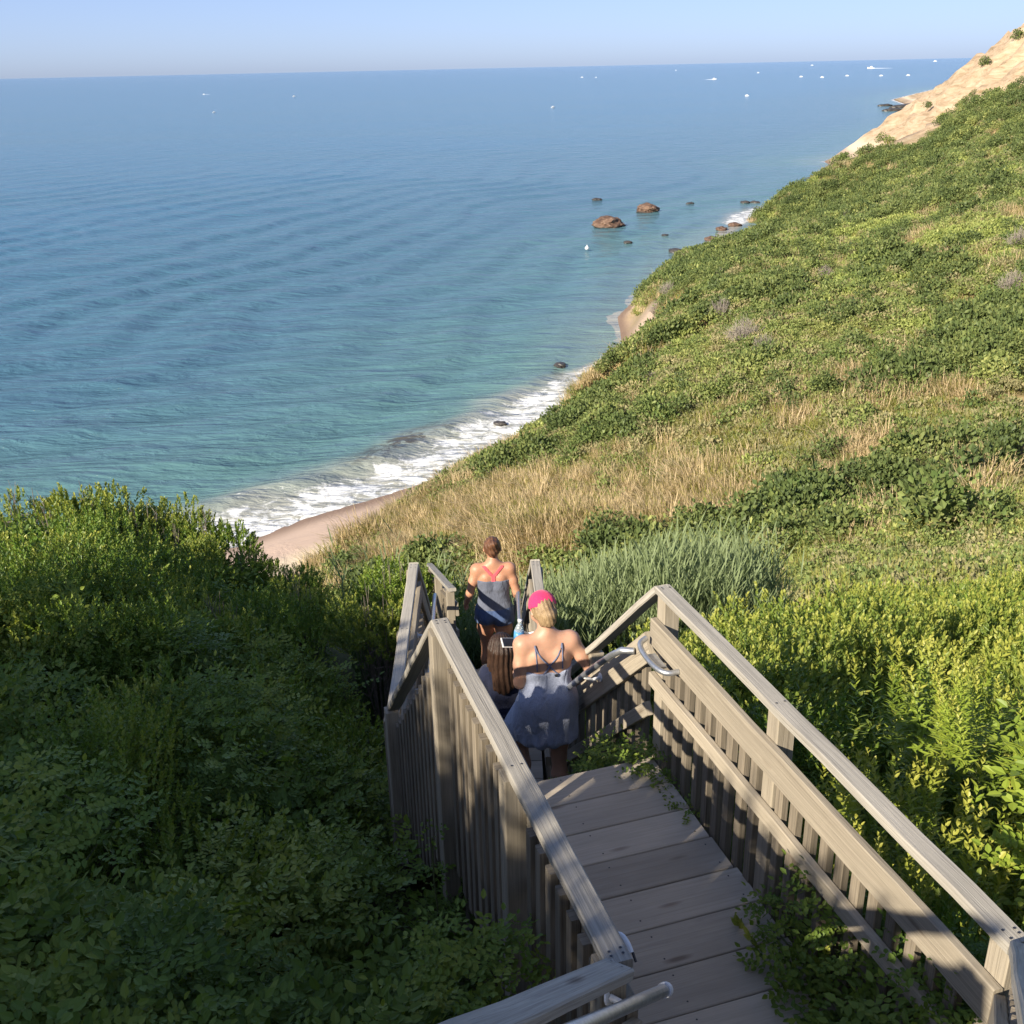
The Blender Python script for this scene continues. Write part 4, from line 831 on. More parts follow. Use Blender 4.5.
mrd = plain('wet_dark_rock', (.05, .045, .04), .5, 0, .6, 2., .3); rk2 = rock_mesh(9, 'wet_rock', .5, 3); rk2.materials.append(mrd)
for px, py, w_, lab in [(597, 200, .9, 'dark rock breaking the water left of the far boulder'), (628, 243, .8, 'dark rock below the nearer boulder'), (676, 252, 1.2, 'dark rock by the shore beyond the cliff edge'), (560, 366, .7, 'dark rock under water near the surf'), (500, 424, .5, 'dark rock in the white surf'), (602, 372, .4, 'dark stone at the foot of the little cliff'),
                         (722, 230, 1.1, 'reddish rock at the shoreline below the ridge'), (735, 226, 1.1, 'second reddish rock at the shoreline below the ridge'), (745, 203, 1., 'dark rock awash left of the distant surf'), (690, 204, .8, 'dark rock between the far boulder and the distant surf'), (755, 203, .9, 'dark rock awash nearest the distant surf'), (668, 268, 1., 'rock against the cliff edge waterline'),
                         (710, 240, 1.1, 'grey rock at the shoreline left of the reddish rocks'), (665, 236, .7, 'small rock in the shallows beyond the cliff'), (800, 198, 1.4, 'dark rock at the end of the distant surf')]:
    p = atz(px, py, SEA); o = link('shore_rock', rk if 'red' in lab else rk2); o.location = (p[0], p[1], SEA+.1*w_); o.scale = (w_*1.3, w_, w_); o.rotation_euler = (0, 0, RG.uniform(0, 6)); tag(o, lab, 'rock', 'small rocks along the shore')
for k, (px, py, w_) in enumerate([(905, 108, 6), (893, 111, 4), (885, 106, 3), (915, 106, 5)]):
    p = atz(px, py, SEA); o = link('shore_rock', rk2); o.location = (p[0], p[1], SEA+.3); o.scale = (w_*1.6, w_, w_*.8); tag(o, 'dark rocks off the distant point beyond the bluff', 'rock', 'rocks off the distant point')
pale = plain('pale_stone', (.62, .58, .48), .9, 0, .5, 3., .15); rk3 = rock_mesh(12, 'pale_rock', .6, 3); rk3.materials.append(pale)
d_ = hit(897, 526); p = atd(897, 526, d_); o = link('pale_rock', rk3); o.location = (p[0], p[1], gz(p[0], p[1])[0]+.35); o.scale = (.65, .4, .42); o.rotation_euler = (0, 0, .3); tag(o, 'pale angular rock lying in the green hollow of the hill', 'rock')

p = atz(587, 250, SEA); bu = empty('white_speck', (p[0], p[1], SEA)); tag(bu, 'tiny white dot on the water below and left of the nearer boulder', 'speck'); g = Geo()  # unidentified white dot on the sea, given the shape of a float
pf_ = [(0, .05), (.1, .3), (.35, .42), (.6, .3), (.7, .1), (.95, .06)]; V_ = []; F_ = []
for z_, r_ in pf_:
    for i in range(14): a_ = 2*math.pi*i/14; V_.append((r_*math.cos(a_), r_*math.sin(a_), z_))
for k in range(5):
    for i in range(14): F_.append((k*14+i, k*14+(i+1) % 14, (k+1)*14+(i+1) % 14, (k+1)*14+i))
F_.append(list(range(70, 84))); g.add(V_, F_); g.build('float', M['bracket'], bu, True)
# ------------------------------------------------------------------ boats
hullm = plain('white_hull_paint', (.80, .80, .80), .35, 0, 0, 2., .03); glassm = plain('boat_window', (.05, .07, .09), .2, 0, 0, 2., .1); wakem = plain('wake_foam', (.85, .88, .9), .8, 0, 0, .5, .05)
def hull_mesh():
    st = [(-1, .30, 0.30, .02), (-.5, .36, .32, -.05), (0, .36, .34, -.06), (.5, .27, .40, -.04), (.85, .10, .47, .05), (1., .01, .5, .25)]; V = []; Fc = []
    for x_, b_, dz, kz in st: V += [(x_, -b_, dz), (x_, -b_*.7, .05), (x_, 0, kz), (x_, b_*.7, .05), (x_, b_, dz)]
    for k in range(len(st)-1):
        for j in range(4): Fc.append((k*5+j, (k+1)*5+j, (k+1)*5+j+1, k*5+j+1))
        Fc.append((k*5+4, (k+1)*5+4, (k+1)*5, k*5))
    Fc.append((0, 1, 2, 3, 4)); me = bpy.data.meshes.new('hull'); me.from_pydata(V, [], Fc); me.materials.append(hullm); me.update(); return me
def box_mesh(name, x0, x1, hw, z0, z1, mat, tp=.8):
    V = [(x0, -hw, z0), (x1, -hw, z0), (x1, hw, z0), (x0, hw, z0), (x0+.03, -hw*tp, z1), (x1-.15, -hw*tp, z1), (x1-.15, hw*tp, z1), (x0+.03, hw*tp, z1)]
    me = bpy.data.meshes.new(name); me.from_pydata(V, [], [(0, 3, 2, 1), (4, 5, 6, 7), (0, 1, 5, 4), (1, 2, 6, 5), (2, 3, 7, 6), (3, 0, 4, 7)]); me.materials.append(mat); me.update(); return me
HM = hull_mesh(); CM = box_mesh('cabin', -.35, .35, .24, .34, .72, hullm); WM = box_mesh('window', -.28, .40, .215, .50, .62, glassm, .97)
def wake_mesh(L_, w0, w1):
    n_ = 24; V = []; Fc = []
    for k in range(n_+1):
        t = k/n_; w_ = w0+(w1-w0)*t*(.8+.4*math.sin(k*2.1)); V += [(-.9-L_*t, -w_, .10*(1-t)), (-.9-L_*t, 0, .16*(1-t)+.02), (-.9-L_*t, w_, .10*(1-t))]
    for k in range(n_):
        for j in range(2): Fc.append((k*3+j, k*3+j+1, (k+1)*3+j+1, (k+1)*3+j))
    me = bpy.data.meshes.new('wake'); me.from_pydata(V, [], Fc); me.materials.append(wakem); me.update(); return me
BO = [(294, 96.5, 3.4, .2, 0, 'white motor boat facing right, alone under the left horizon'), (204, 94.5, 3.0, 3.1, 9, 'small boat with a long white wake far left below the horizon'), (214, 112.5, 2.3, .3, 0, 'small white boat nearest the viewer on the left'), (553, 107.5, 2.9, .6, 0, 'white boat right of centre, nearest on the open sea'),
      (582, 77.5, 6., 0, 0, 'white boat on the horizon right of centre'), (596, 77.5, 4., 0, 2, 'faint boat beside the one on the centre horizon'), (676, 70.5, 8., 1.2, 0, 'boat close under the horizon above the far boulder'), (714, 79.5, 8., 0, 5, 'white boat with a wake on both ends below the horizon'), (747, 96, 3.6, 2.6, 0, 'white boat nearest of those right of centre'),
      (758, 73, 6., 0, 0, 'tiny boat on the right horizon left of the row'), (801, 77, 6, 0, 0, 'first boat from the left in the right hand row'), (822, 77.5, 6, 0, 0, 'second boat from the left in the right hand row'), (847, 76, 6, 0, 0, 'third boat from the left in the right hand row'), (871, 68.5, 20, 3.14, 9, 'largest white vessel trailing a long wake on the right horizon'),
      (881, 76, 6, 0, 0, 'fourth boat from the left in the right hand row'), (908, 75.5, 6, 0, 0, 'last boat of the row, nearest the sandy bluff'), (812, 65.5, 14, 0, 0, 'hazy boat on the horizon above the right hand row'), (935, 61.5, 26, 0, 0, 'hazy vessel on the horizon just left of the bluff')]
for px, py, sz, rz, wk, lab in BO:
    p = atz(px, py, SEA); o = empty('motor_boat', (p[0], p[1], SEA-.05*sz), rz+math.atan2(-p[0], p[1])); o.scale = (sz*.62,)*3; tag(o, lab, 'boat', 'boats out at sea')
    link('hull', HM, o); c_ = link('cabin', CM, o); link('window', WM, c_)
    if wk: link('wake', wake_mesh(wk, .3, .12), o)

# ------------------------------------------------------------------ trees behind and left of the camera that shade the landing
TL = mk_bay(111, M['bay_dark'], 90, .9, .8, .11, .05, 9, .3)
def shade_tree(loc, h_, rad, seed, lab):
    o = empty('shade_tree', loc); tag(o, lab, 'tree', 'trees standing behind the viewer'); g = Geo(); tube(g, [(0, 0, 0), (.1, .05, h_*.4), (0, .1, h_*.85)], .16, 10, True, .06); rg = np.random.default_rng(seed)
    g.build('trunk', M['twig'], o)
    V0 = np.empty(len(TL.vertices)*3, np.float32); TL.vertices.foreach_get('co', V0); V0 = V0.reshape(-1, 3); f0 = np.empty(len(TL.loops), np.int32); TL.loops.foreach_get('vertex_index', f0); f0 = f0.reshape(-1, 4); Vs = []; Fs = []; nb = 0
    for k in range(20):
        d_ = rdir(rg, .1)*rg.uniform(.3, 1); c_ = np.array([0, 0, h_*.62])+d_*np.array([rad, rad, h_*.36]); a_ = rg.uniform(0, 6); R_ = np.array([[math.cos(a_), math.sin(a_), 0], [-math.sin(a_), math.cos(a_), 0], [0, 0, 1]]); Vs.append(V0@R_*rg.uniform(.9, 1.3)+c_); Fs.append(f0+nb); nb += len(V0)
    link('crown', mesh_np('crown', np.concatenate(Vs), [np.concatenate(Fs)], M['bay_dark'], False, {'rnd': RG.uniform(0, 1, nb), 'tip': np.zeros(nb)}), o)
for k in np.arange(-4, 12, .7):
    tx, ty = -5.6-.93*k+RG.uniform(-.2, .2), -1.7+1.18*k+RG.uniform(-.2, .2); top = float(np.interp(k, [-4, 0, 1, 2, 3, 4.2, 7.4, 11], [.3, .62, .42, .1, -.4, -1.0, -1.6, -2.2]))+RG.uniform(-.2, .2)
    g_ = gz(tx, ty)[0]-.2; shade_tree((tx, ty, g_), top-g_, 1.15, 200+int(k*10)+50, 'leafy tree outside the picture on the upper slope left of the stairs')
# ------------------------------------------------------------------ people
class Sdf:
    """smooth union of tapered capsules / ellipsoids on a grid, skinned to ONE continuous mesh"""
    def __init__(s): s.p = []
    def cap(s, a, b, ra, rb=None, k=.03, sq=None): s.p.append(('c', np.array(a, float), np.array(b, float), ra, ra if rb is None else rb, k, sq)); return s
    def ell(s, c, r, k=.03): s.p.append(('e', np.array(c, float), np.array(r, float), 0, 0, k, None)); return s
    def chain(s, pts, rs, k=.03, sq=None):
        for a, b, r0, r1 in zip(pts[:-1], pts[1:], rs[:-1], rs[1:]): s.cap(a, b, r0, r1, k, sq)
        return s
    def prim(s, q, P):
        t, a, b, ra, rb_, k, sq = q
        if t == 'e':
            d = (P-a)/b; l = np.sqrt((d*d).sum(-1))+1e-9; g = np.sqrt(((d/b)**2).sum(-1))+1e-9; return l*(l-1)/g
        if sq is not None:       # squash: scale the depth axis (y) about the axis
            P = P.copy(); t0 = np.clip(((P-a)@(b-a))/((b-a)@(b-a)+1e-12), 0, 1); cy = a[1]+t0*(b[1]-a[1]); P[..., 1] = cy+(P[..., 1]-cy)/sq
        ab = b-a; t0 = np.clip(((P-a)@ab)/(ab@ab+1e-12), 0, 1); d = np.linalg.norm(P-a-t0[..., None]*ab, axis=-1)-(ra+(rb_-ra)*t0)
        return d*(min(1, sq) if sq else 1)
    def bounds(s, m):
        lo = np.full(3, 9.); hi = -lo
        for t, a, b, ra, rb_, k, sq in s.p:
            if t == 'e': lo = np.minimum(lo, a-b); hi = np.maximum(hi, a+b)
            else: r_ = max(ra, rb_); lo = np.minimum(lo, np.minimum(a, b)-r_); hi = np.maximum(hi, np.maximum(a, b)+r_)
        return lo-m, hi+m
    def mesh(s, name, mat, h=.008, clip=None, infl=0., lump=None):
        lo, hi = s.bounds(.03+infl); n = np.ceil((hi-lo)/h).astype(int)+1; ax = [lo[i]+h*np.arange(n[i]) for i in range(3)]; vol = np.full(n, .2)
        for q in s.p:
            t, a, b, ra, rb_, k, sq = q; m_ = .05+k+infl
            if t == 'e': l0 = a-b-m_; h0 = a+b+m_
            else: r_ = max(ra, rb_)*max(1, sq or 1); l0 = np.minimum(a, b)-r_-m_; h0 = np.maximum(a, b)+r_+m_
            i0 = np.clip(((l0-lo)/h).astype(int), 0, n); i1 = np.clip(((h0-lo)/h).astype(int)+2, 0, n); sl_ = tuple(slice(i0[i], i1[i]) for i in range(3))
            P = np.stack(np.meshgrid(*[ax[i][sl_[i]] for i in range(3)], indexing='ij'), -1); d = self_d = s.prim(q, P); v = vol[sl_]
            hh_ = np.clip(.5+.5*(v-d)/k, 0, 1); vol[sl_] = v*(1-hh_)+d*hh_-k*hh_*(1-hh_)
        vol = vol-infl
        if clip is not None or lump is not None:
            P = np.stack(np.meshgrid(*ax, indexing='ij'), -1)
            if lump is not None: vol = vol+lump(P)
            if clip is not None: vol = np.maximum(vol, clip(P))
        V, Q = nets(vol, lo, h); me = mesh_np(name, V, [Q], mat, True); return me
def nets(vol, lo, h):
    ins = vol < 0; nx, ny, nz_ = vol.shape; C = [(a, b, c) for a in (0, 1) for b in (0, 1) for c in (0, 1)]
    cs = sum(ins[a:nx-1+a, b:ny-1+b, c:nz_-1+c].astype(np.int8) for a, b, c in C); act = (cs > 0) & (cs < 8); I = np.argwhere(act); idm = np.full(act.shape, -1); idm[tuple(I.T)] = np.arange(len(I))
    acc = np.zeros((len(I), 3)); cnt = np.zeros(len(I))
    for a in C:
        for ax in range(3):
            if a[ax]: continue
            b = list(a); b[ax] = 1; va = vol[I[:, 0]+a[0], I[:, 1]+a[1], I[:, 2]+a[2]]; vb = vol[I[:, 0]+b[0], I[:, 1]+b[1], I[:, 2]+b[2]]; m_ = (va < 0) != (vb < 0)
            t = np.where(m_, va/np.where(m_, va-vb, 1), 0); p = np.tile(np.array(a, float), (len(I), 1)); p[:, ax] += t; acc[m_] += p[m_]; cnt[m_] += 1
    V = lo+h*(I+acc/cnt[:, None]); Q = []
    for ax in range(3):
        o1, o2 = [(1, 2), (2, 0), (0, 1)][ax]; sl0 = [slice(1, None)]*3; sA = [slice(None)]*3; A0 = np.moveaxis(ins, ax, 0); e = A0[:-1] != A0[1:]; e = np.moveaxis(e, 0, ax); E_ = np.argwhere(e)
        k = (E_[:, o1] > 0) & (E_[:, o2] > 0) & (E_[:, o1] < act.shape[o1]) & (E_[:, o2] < act.shape[o2]); E_ = E_[k]
        if not len(E_): continue
        def idx(d1, d2): J = E_.copy(); J[:, o1] -= d1; J[:, o2] -= d2; return idm[J[:, 0], J[:, 1], J[:, 2]]
        q = np.stack([idx(1, 1), idx(0, 1), idx(0, 0), idx(1, 0)], 1); s_ = ins[E_[:, 0], E_[:, 1], E_[:, 2]]; q = np.where(s_[:, None], q, q[:, ::-1]); q = q[(q >= 0).all(1)]; Q.append(q)
    return V, np.concatenate(Q)
def skinmat(name, col):
    m, nt, N, L, P = newmat(name); tc = N.new('ShaderNodeTexCoord').outputs['Object']; n_ = noise(N, L, tc, 9, 4, .6)
    c = mixc(N, L, maprange(N, L, n_.outputs[0], .3, .7), tuple(x*.88 for x in col), tuple(min(1, x*1.08) for x in col)); L.new(c, P.inputs['Base Color'])
    P.inputs['Roughness'].default_value = .5; P.inputs['Subsurface Weight'].default_value = .12; P.inputs['Subsurface Radius'].default_value = (.02, .008, .004); P.inputs['Subsurface Scale'].default_value = .6; return m
def clothmat(name, col, wr=14., st=.5, stripe=None, rough=.85):
    m, nt, N, L, P = newmat(name); tc = N.new('ShaderNodeTexCoord').outputs['Object']; n_ = noise(N, L, mapping(N, L, tc, (1, 1, .45)).outputs[0], wr, 4, .55, .8); n2 = noise(N, L, tc, 240, 2, .6)
    c = mixc(N, L, maprange(N, L, n2.outputs[0], .35, .65), tuple(x*.82 for x in col), tuple(min(1, x*1.15) for x in col))
    if stripe:
        w_ = N.new('ShaderNodeTexWave'); w_.wave_type = 'BANDS'; w_.bands_direction = 'Z'; w_.inputs['Scale'].default_value = 28; w_.inputs['Distortion'].default_value = 3; w_.inputs['Detail Scale'].default_value = 3; L.new(tc, w_.inputs['Vector']); c = mixc(N, L, mathn(N, L, 'MULTIPLY', w_.outputs['Fac'], .3), c, stripe)
    L.new(c, P.inputs['Base Color']); P.inputs['Roughness'].default_value = rough; P.inputs['Specular IOR Level'].default_value = .2; P.inputs['Sheen Weight'].default_value = .2
    bump(N, L, n_.outputs[0], st, .03, P); return m
def hairmat(name, dark, light):
    m, nt, N, L, P = newmat(name); tc = N.new('ShaderNodeTexCoord').outputs['Object']; n_ = noise(N, L, mapping(N, L, tc, (1, 1, .07)).outputs[0], 170, 4, .6, .5); n2 = noise(N, L, tc, 14, 3, .6)
    r_ = ramp(N, [(.35, dark), (.65, light)]); L.new(mathn(N, L, 'ADD', mathn(N, L, 'MULTIPLY', n_.outputs[0], .6), mathn(N, L, 'MULTIPLY', n2.outputs[0], .4)), r_.inputs[0]); L.new(r_.outputs[0], P.inputs['Base Color']); P.inputs['Roughness'].default_value = .42
    P.inputs['Specular IOR Level'].default_value = .35; bump(N, L, n_.outputs[0], .9, .006, P); return m
SK1 = skinmat('tanned_skin', (.44, .225, .14)); SK2 = skinmat('fair_skin', (.46, .26, .175)); SK3 = skinmat('child_skin', (.44, .25, .165))
EYE = plain('eye_white', (.7, .7, .68), .2, 0, 0, 20, .02); LIP = plain('lip', (.42, .14, .12), .5, 0, 0, 20, .1)
def hand(S, wrist, d, nrmv, side, sc=1., curl=.5, r=.0085):
    """palm, four unequal bent fingers and a thumb; d = direction of the hand, nrmv = back-of-hand normal, side = +1 thumb towards cross(d, n)"""
    w_ = np.array(wrist, float); d = nrm(d); n_ = nrm(nrmv-np.dot(nrmv, d)*d); x = np.cross(d, n_)*side
    S.cap(w_, w_+d*.03*sc, .024*sc, .026*sc, .02)
    for o in (-.024, -.008, .008, .024): S.cap(w_+d*.02*sc+x*o*sc*.7, w_+d*.085*sc+x*o*sc, .014*sc, .0125*sc, .012)
    for o, l in ((.026, .068), (.009, .078), (-.008, .073), (-.025, .056)):
        p = w_+d*.087*sc+x*o*sc; dd = d; 
        for j, f_ in enumerate((.45, .32, .23)):
            a_ = curl*(.55+.35*j); dd = nrm(dd*math.cos(a_)-n_*math.sin(a_)); q_ = p+dd*l*f_*sc; S.cap(p, q_, r*sc*(1.02-.08*j), r*sc*(.95-.1*j), .004); p = q_
    p = w_+d*.025*sc+x*.024*sc; d1_ = nrm(d*.65+x*.7-n_*.25); q_ = p+d1_*.042*sc; S.cap(p, q_, .0125*sc, .0105*sc, .01); d2_ = nrm(d*.9+x*.15-n_*.5*curl*1.5); S.cap(q_, q_+d2_*.032*sc, .0102*sc, .0085*sc, .004)
def foot(S, ankle, d, sc=1., dn=-.07):
    a = np.array(ankle, float); d = nrm(d); b = a+Z3*dn*sc
    S.cap(a-d*.015, b-d*.03*sc+Z3*.03*sc, .034*sc, .03*sc, .03); S.cap(b-d*.03*sc+Z3*.03*sc, b+d*.12*sc+Z3*.022*sc, .032*sc, .026*sc, .03, None); S.cap(b+d*.11*sc+Z3*.018*sc, b+d*.165*sc+Z3*.014*sc, .026*sc, .016*sc, .02); S.cap(a+Z3*.0, b+d*.09*sc+Z3*.035*sc, .032*sc, .026*sc, .03)
def head(S, c, fwd, up=Z3, sc=1.):
    c = np.array(c, float); fwd = nrm(fwd); up = nrm(np.array(up, float)-np.dot(up, fwd)*fwd); x = np.cross(fwd, up); f = lambda a, b, z: c+(fwd*a+x*b+up*z)*sc
    S.ell(f(-.015, 0, .02), np.array([.076, .092, .098])*sc, .02); S.cap(f(.03, 0, -.02), f(.045, 0, -.075), .058*sc, .034*sc, .03); S.cap(f(.075, 0, .03), f(.098, 0, -.008), .009*sc, .013*sc, .012)
    S.cap(f(.085, -.022, -.043), f(.085, .022, -.043), .007*sc, .007*sc, .008); S.cap(f(.078, -.035, .036), f(.078, .035, .036), .008*sc, .008*sc, .012)
    for s_ in (-1, 1): S.cap(f(-.01, s_*.078, .02), f(-.018, s_*.084, -.012), .013*sc, .009*sc, .006); S.ell(f(.055, s_*.045, -.02), np.array([.03]*3)*sc, .03)
    return f
def surf(S, x, z, y0=-.4, infl=0.):
    """point on the back surface (towards -y) at x, z"""
    y = y0
    for _ in range(60):
        P = np.array([x, y, z]); d = .2
        for q in S.p:
            k = q[5]; dd = float(S.prim(q, P[None])[0]); hh_ = min(1, max(0, .5+.5*(d-dd)/k)); d = d*(1-hh_)+dd*hh_-k*hh_*(1-hh_)
        if d-infl < .0015: break
        y += max(d-infl, .001)*.8
    return np.array([x, y, z])
def eyes(f, o, sc=1.):
    for s_ in (-1, 1): g = Geo(); tube(g, [f(.066, s_*.031, .014), f(.0745, s_*.031, .014), f(.077, s_*.031, .014)], .011*sc, 10, True, .006*sc); g.build('eye', EYE, o)
    g = Geo(); tube(g, [f(.0905, -.018, -.043), f(.093, 0, -.043), f(.0905, .018, -.043)], .0045*sc, 6); g.build('mouth', LIP, o)
def strap(S, pts, r, name, mat, o, flat=True):
    P_ = [surf(S, x, z, infl=r*.5) for x, z in pts]; g = Geo(); tube(g, smooth_path(P_, 1), r, 8); ob = g.build(name, mat, o, True); return ob

# ---- woman in the grey racerback top, on the second flight (faces away, looks down at the steps)
def woman_one():
    S = Sdf(); hip = .90
    pel = [(-.075, .0, .90), (.075, .0, .90)]; S.cap(pel[0], pel[1], .105, .105, .05, .85)
    S.cap((-.06, -.05, .86), (-.075, -.06, .84), .075, .07, .04); S.cap((.06, -.05, .86), (.075, -.06, .84), .075, .07, .04)
    S.cap((-.045, 0, 1.0), (.045, 0, 1.0), .095, .09, .06, .8); S.cap((-.05, .0, 1.12), (.05, .0, 1.12), .09, .09, .06, .8)
    S.cap((-.075, .0, 1.25), (.075, .0, 1.25), .095, .095, .06, .78); S.cap((-.135, .0, 1.345), (.135, .0, 1.345), .055, .055, .05, .95)
    S.cap((-.07, -.045, 1.27), (-.05, -.05, 1.17), .035, .03, .04); S.cap((.07, -.045, 1.27), (.05, -.05, 1.17), .035, .03, .04)
    S.cap((0, .0, 1.36), (0, .03, 1.46), .052, .048, .04); S.cap((-.10, -.005, 1.365), (0, .0, 1.41), .035, .045, .04); S.cap((.10, -.005, 1.365), (0, .0, 1.41), .035, .045, .04)
    f = head(S, (0, .045, 1.535), (0, .93, -.36))
    # arms: both hang slightly out, elbows bent, hands reach to the rails
    for sx, el, wr in ((-1, (-.235, -.02, 1.10), (-.275, .13, .92)), (1, (.225, -.03, 1.10), (.235, .12, .95))):
        sh = (sx*.165, 0, 1.345); S.cap(sh, sh, .058, .058, .04); S.chain([sh, tuple(.5*(np.array(sh)+el)), el], [.05, .045, .038], .025); S.chain([el, tuple(.65*np.array(el)+.35*np.array(wr)), wr], [.038, .037, .024], .02)
        hand(S, wr, np.array(wr)-el, np.array([sx*.6, -.2, .7]), -sx*1.0, .95, .55)
    # legs: right straight, left stepping down
    S.chain([(.085, 0, .86), (.09, .01, .66), (.085, .02, .48)], [.095, .078, .052], .05); S.chain([(.085, .02, .48), (.088, -.015, .34), (.085, -.01, .09)], [.052, .054, .032], .03)
    S.chain([(-.085, 0, .86), (-.09, .09, .64), (-.09, .13, .45)], [.095, .078, .052], .05); S.chain([(-.09, .13, .45), (-.092, .11, .28), (-.09, .14, -.08)], [.052, .054, .032], .03)
    foot(S, (.085, -.01, .085), (.1, 1, 0)); foot(S, (-.09, .14, -.11), (-.1, 1, -.05))
    o = empty('person'); tag(o, 'woman in a grey racerback top and blue shorts walking down between the lower railings', 'person')
    link('body', S.mesh('body', SK1, .0075), o); eyes(f, o)
    T = Sdf(); T.p = [q for q in S.p[:12]]
    top = clothmat('grey_knit_top', (.105, .12, .165), 16, .7, (.17, .18, .23)); pink = clothmat('coral_fabric', (.62, .10, .12), 20, .2)
    link('tank_top', T.mesh('tank_top', top, .007, lambda P: np.maximum.reduce([P[..., 2]-1.25-.05*np.clip((P[..., 1]-.0)*8, 0, 1), .90-P[..., 2], np.abs(P[..., 0])-.165+.0*P[..., 0]]), .008), o)
    link('racerback', T.mesh('racerback', pink, .006, lambda P: np.maximum.reduce([P[..., 1]-.01, 1.14-P[..., 2], P[..., 2]-1.40, np.where(P[..., 2] > 1.30, np.abs(np.abs(P[..., 0])-(P[..., 2]-1.30)*.85-.008)-.021, np.abs(P[..., 0])-(.020+.0*P[..., 2]))]), .007), o)
    short = clothmat('blue_running_shorts', (.055, .09, .19), 12, .8); Sh = Sdf(); Sh.p = [q for q in S.p if False]
    Sh.cap(pel[0], pel[1], .112, .112, .05, .88); Sh.cap((-.06, -.05, .86), (-.075, -.06, .84), .08, .075, .04); Sh.cap((.06, -.05, .86), (.075, -.06, .84), .08, .075, .04)
    Sh.cap((.09, 0, .84), (.098, .0, .72), .1, .108, .03); Sh.cap((-.09, .01, .84), (-.10, .05, .72), .1, .108, .03)
    link('shorts', Sh.mesh('shorts', short, .0075, lambda P: np.maximum(P[..., 2]-.975, .745+.03*np.abs(P[..., 0])*5-P[..., 2]), .004), o)
    H = Sdf(); H.ell(f(-.028, 0, .032), (.086, .094, .10), .02); H.ell(f(-.10, .0, .045), (.05, .045, .048), .015); H.ell(f(-.125, .012, .06), (.036, .034, .034), .01); H.cap(f(-.08, 0, -.03), f(-.05, 0, -.06), .03, .02, .03)
    fw = nrm(f(1, 0, 0)-f(0, 0, 0)); c0 = f(0, 0, 0)
    link('hair', H.mesh('hair', hairmat('brown_hair', (.045, .02, .012), (.20, .095, .05)), .006, lambda P: (P-c0)@fw-.035, 0, lambda P: .0028*np.sin(P[..., 0]*190+P[..., 2]*70)), o)
    sh_ = Sdf(); shoe = clothmat('dark_trainer', (.07, .07, .08), 30, .3)
    for k_, (a_, d_) in enumerate((((.085, -.01, .085), (.1, 1, 0)), ((-.09, .14, -.11), (-.1, 1, -.05)))):
        q = Sdf(); foot(q, a_, d_, 1.04); link('shoe', q.mesh('shoe', shoe, .007, lambda P, z=a_[2]: P[..., 2]-z-.0, .006), o)
    g = Geo(); tube(g, [(.253, .115, .905), (.247, .115, .93)], .034, 16); g.build('bracelet', M['bracket'], o)
    return o
w1 = woman_one(); w1.location = (-.19, 8.98, -5.63); w1.rotation_euler = (0, 0, R(2)); w1.scale = (.955, .955, .955)

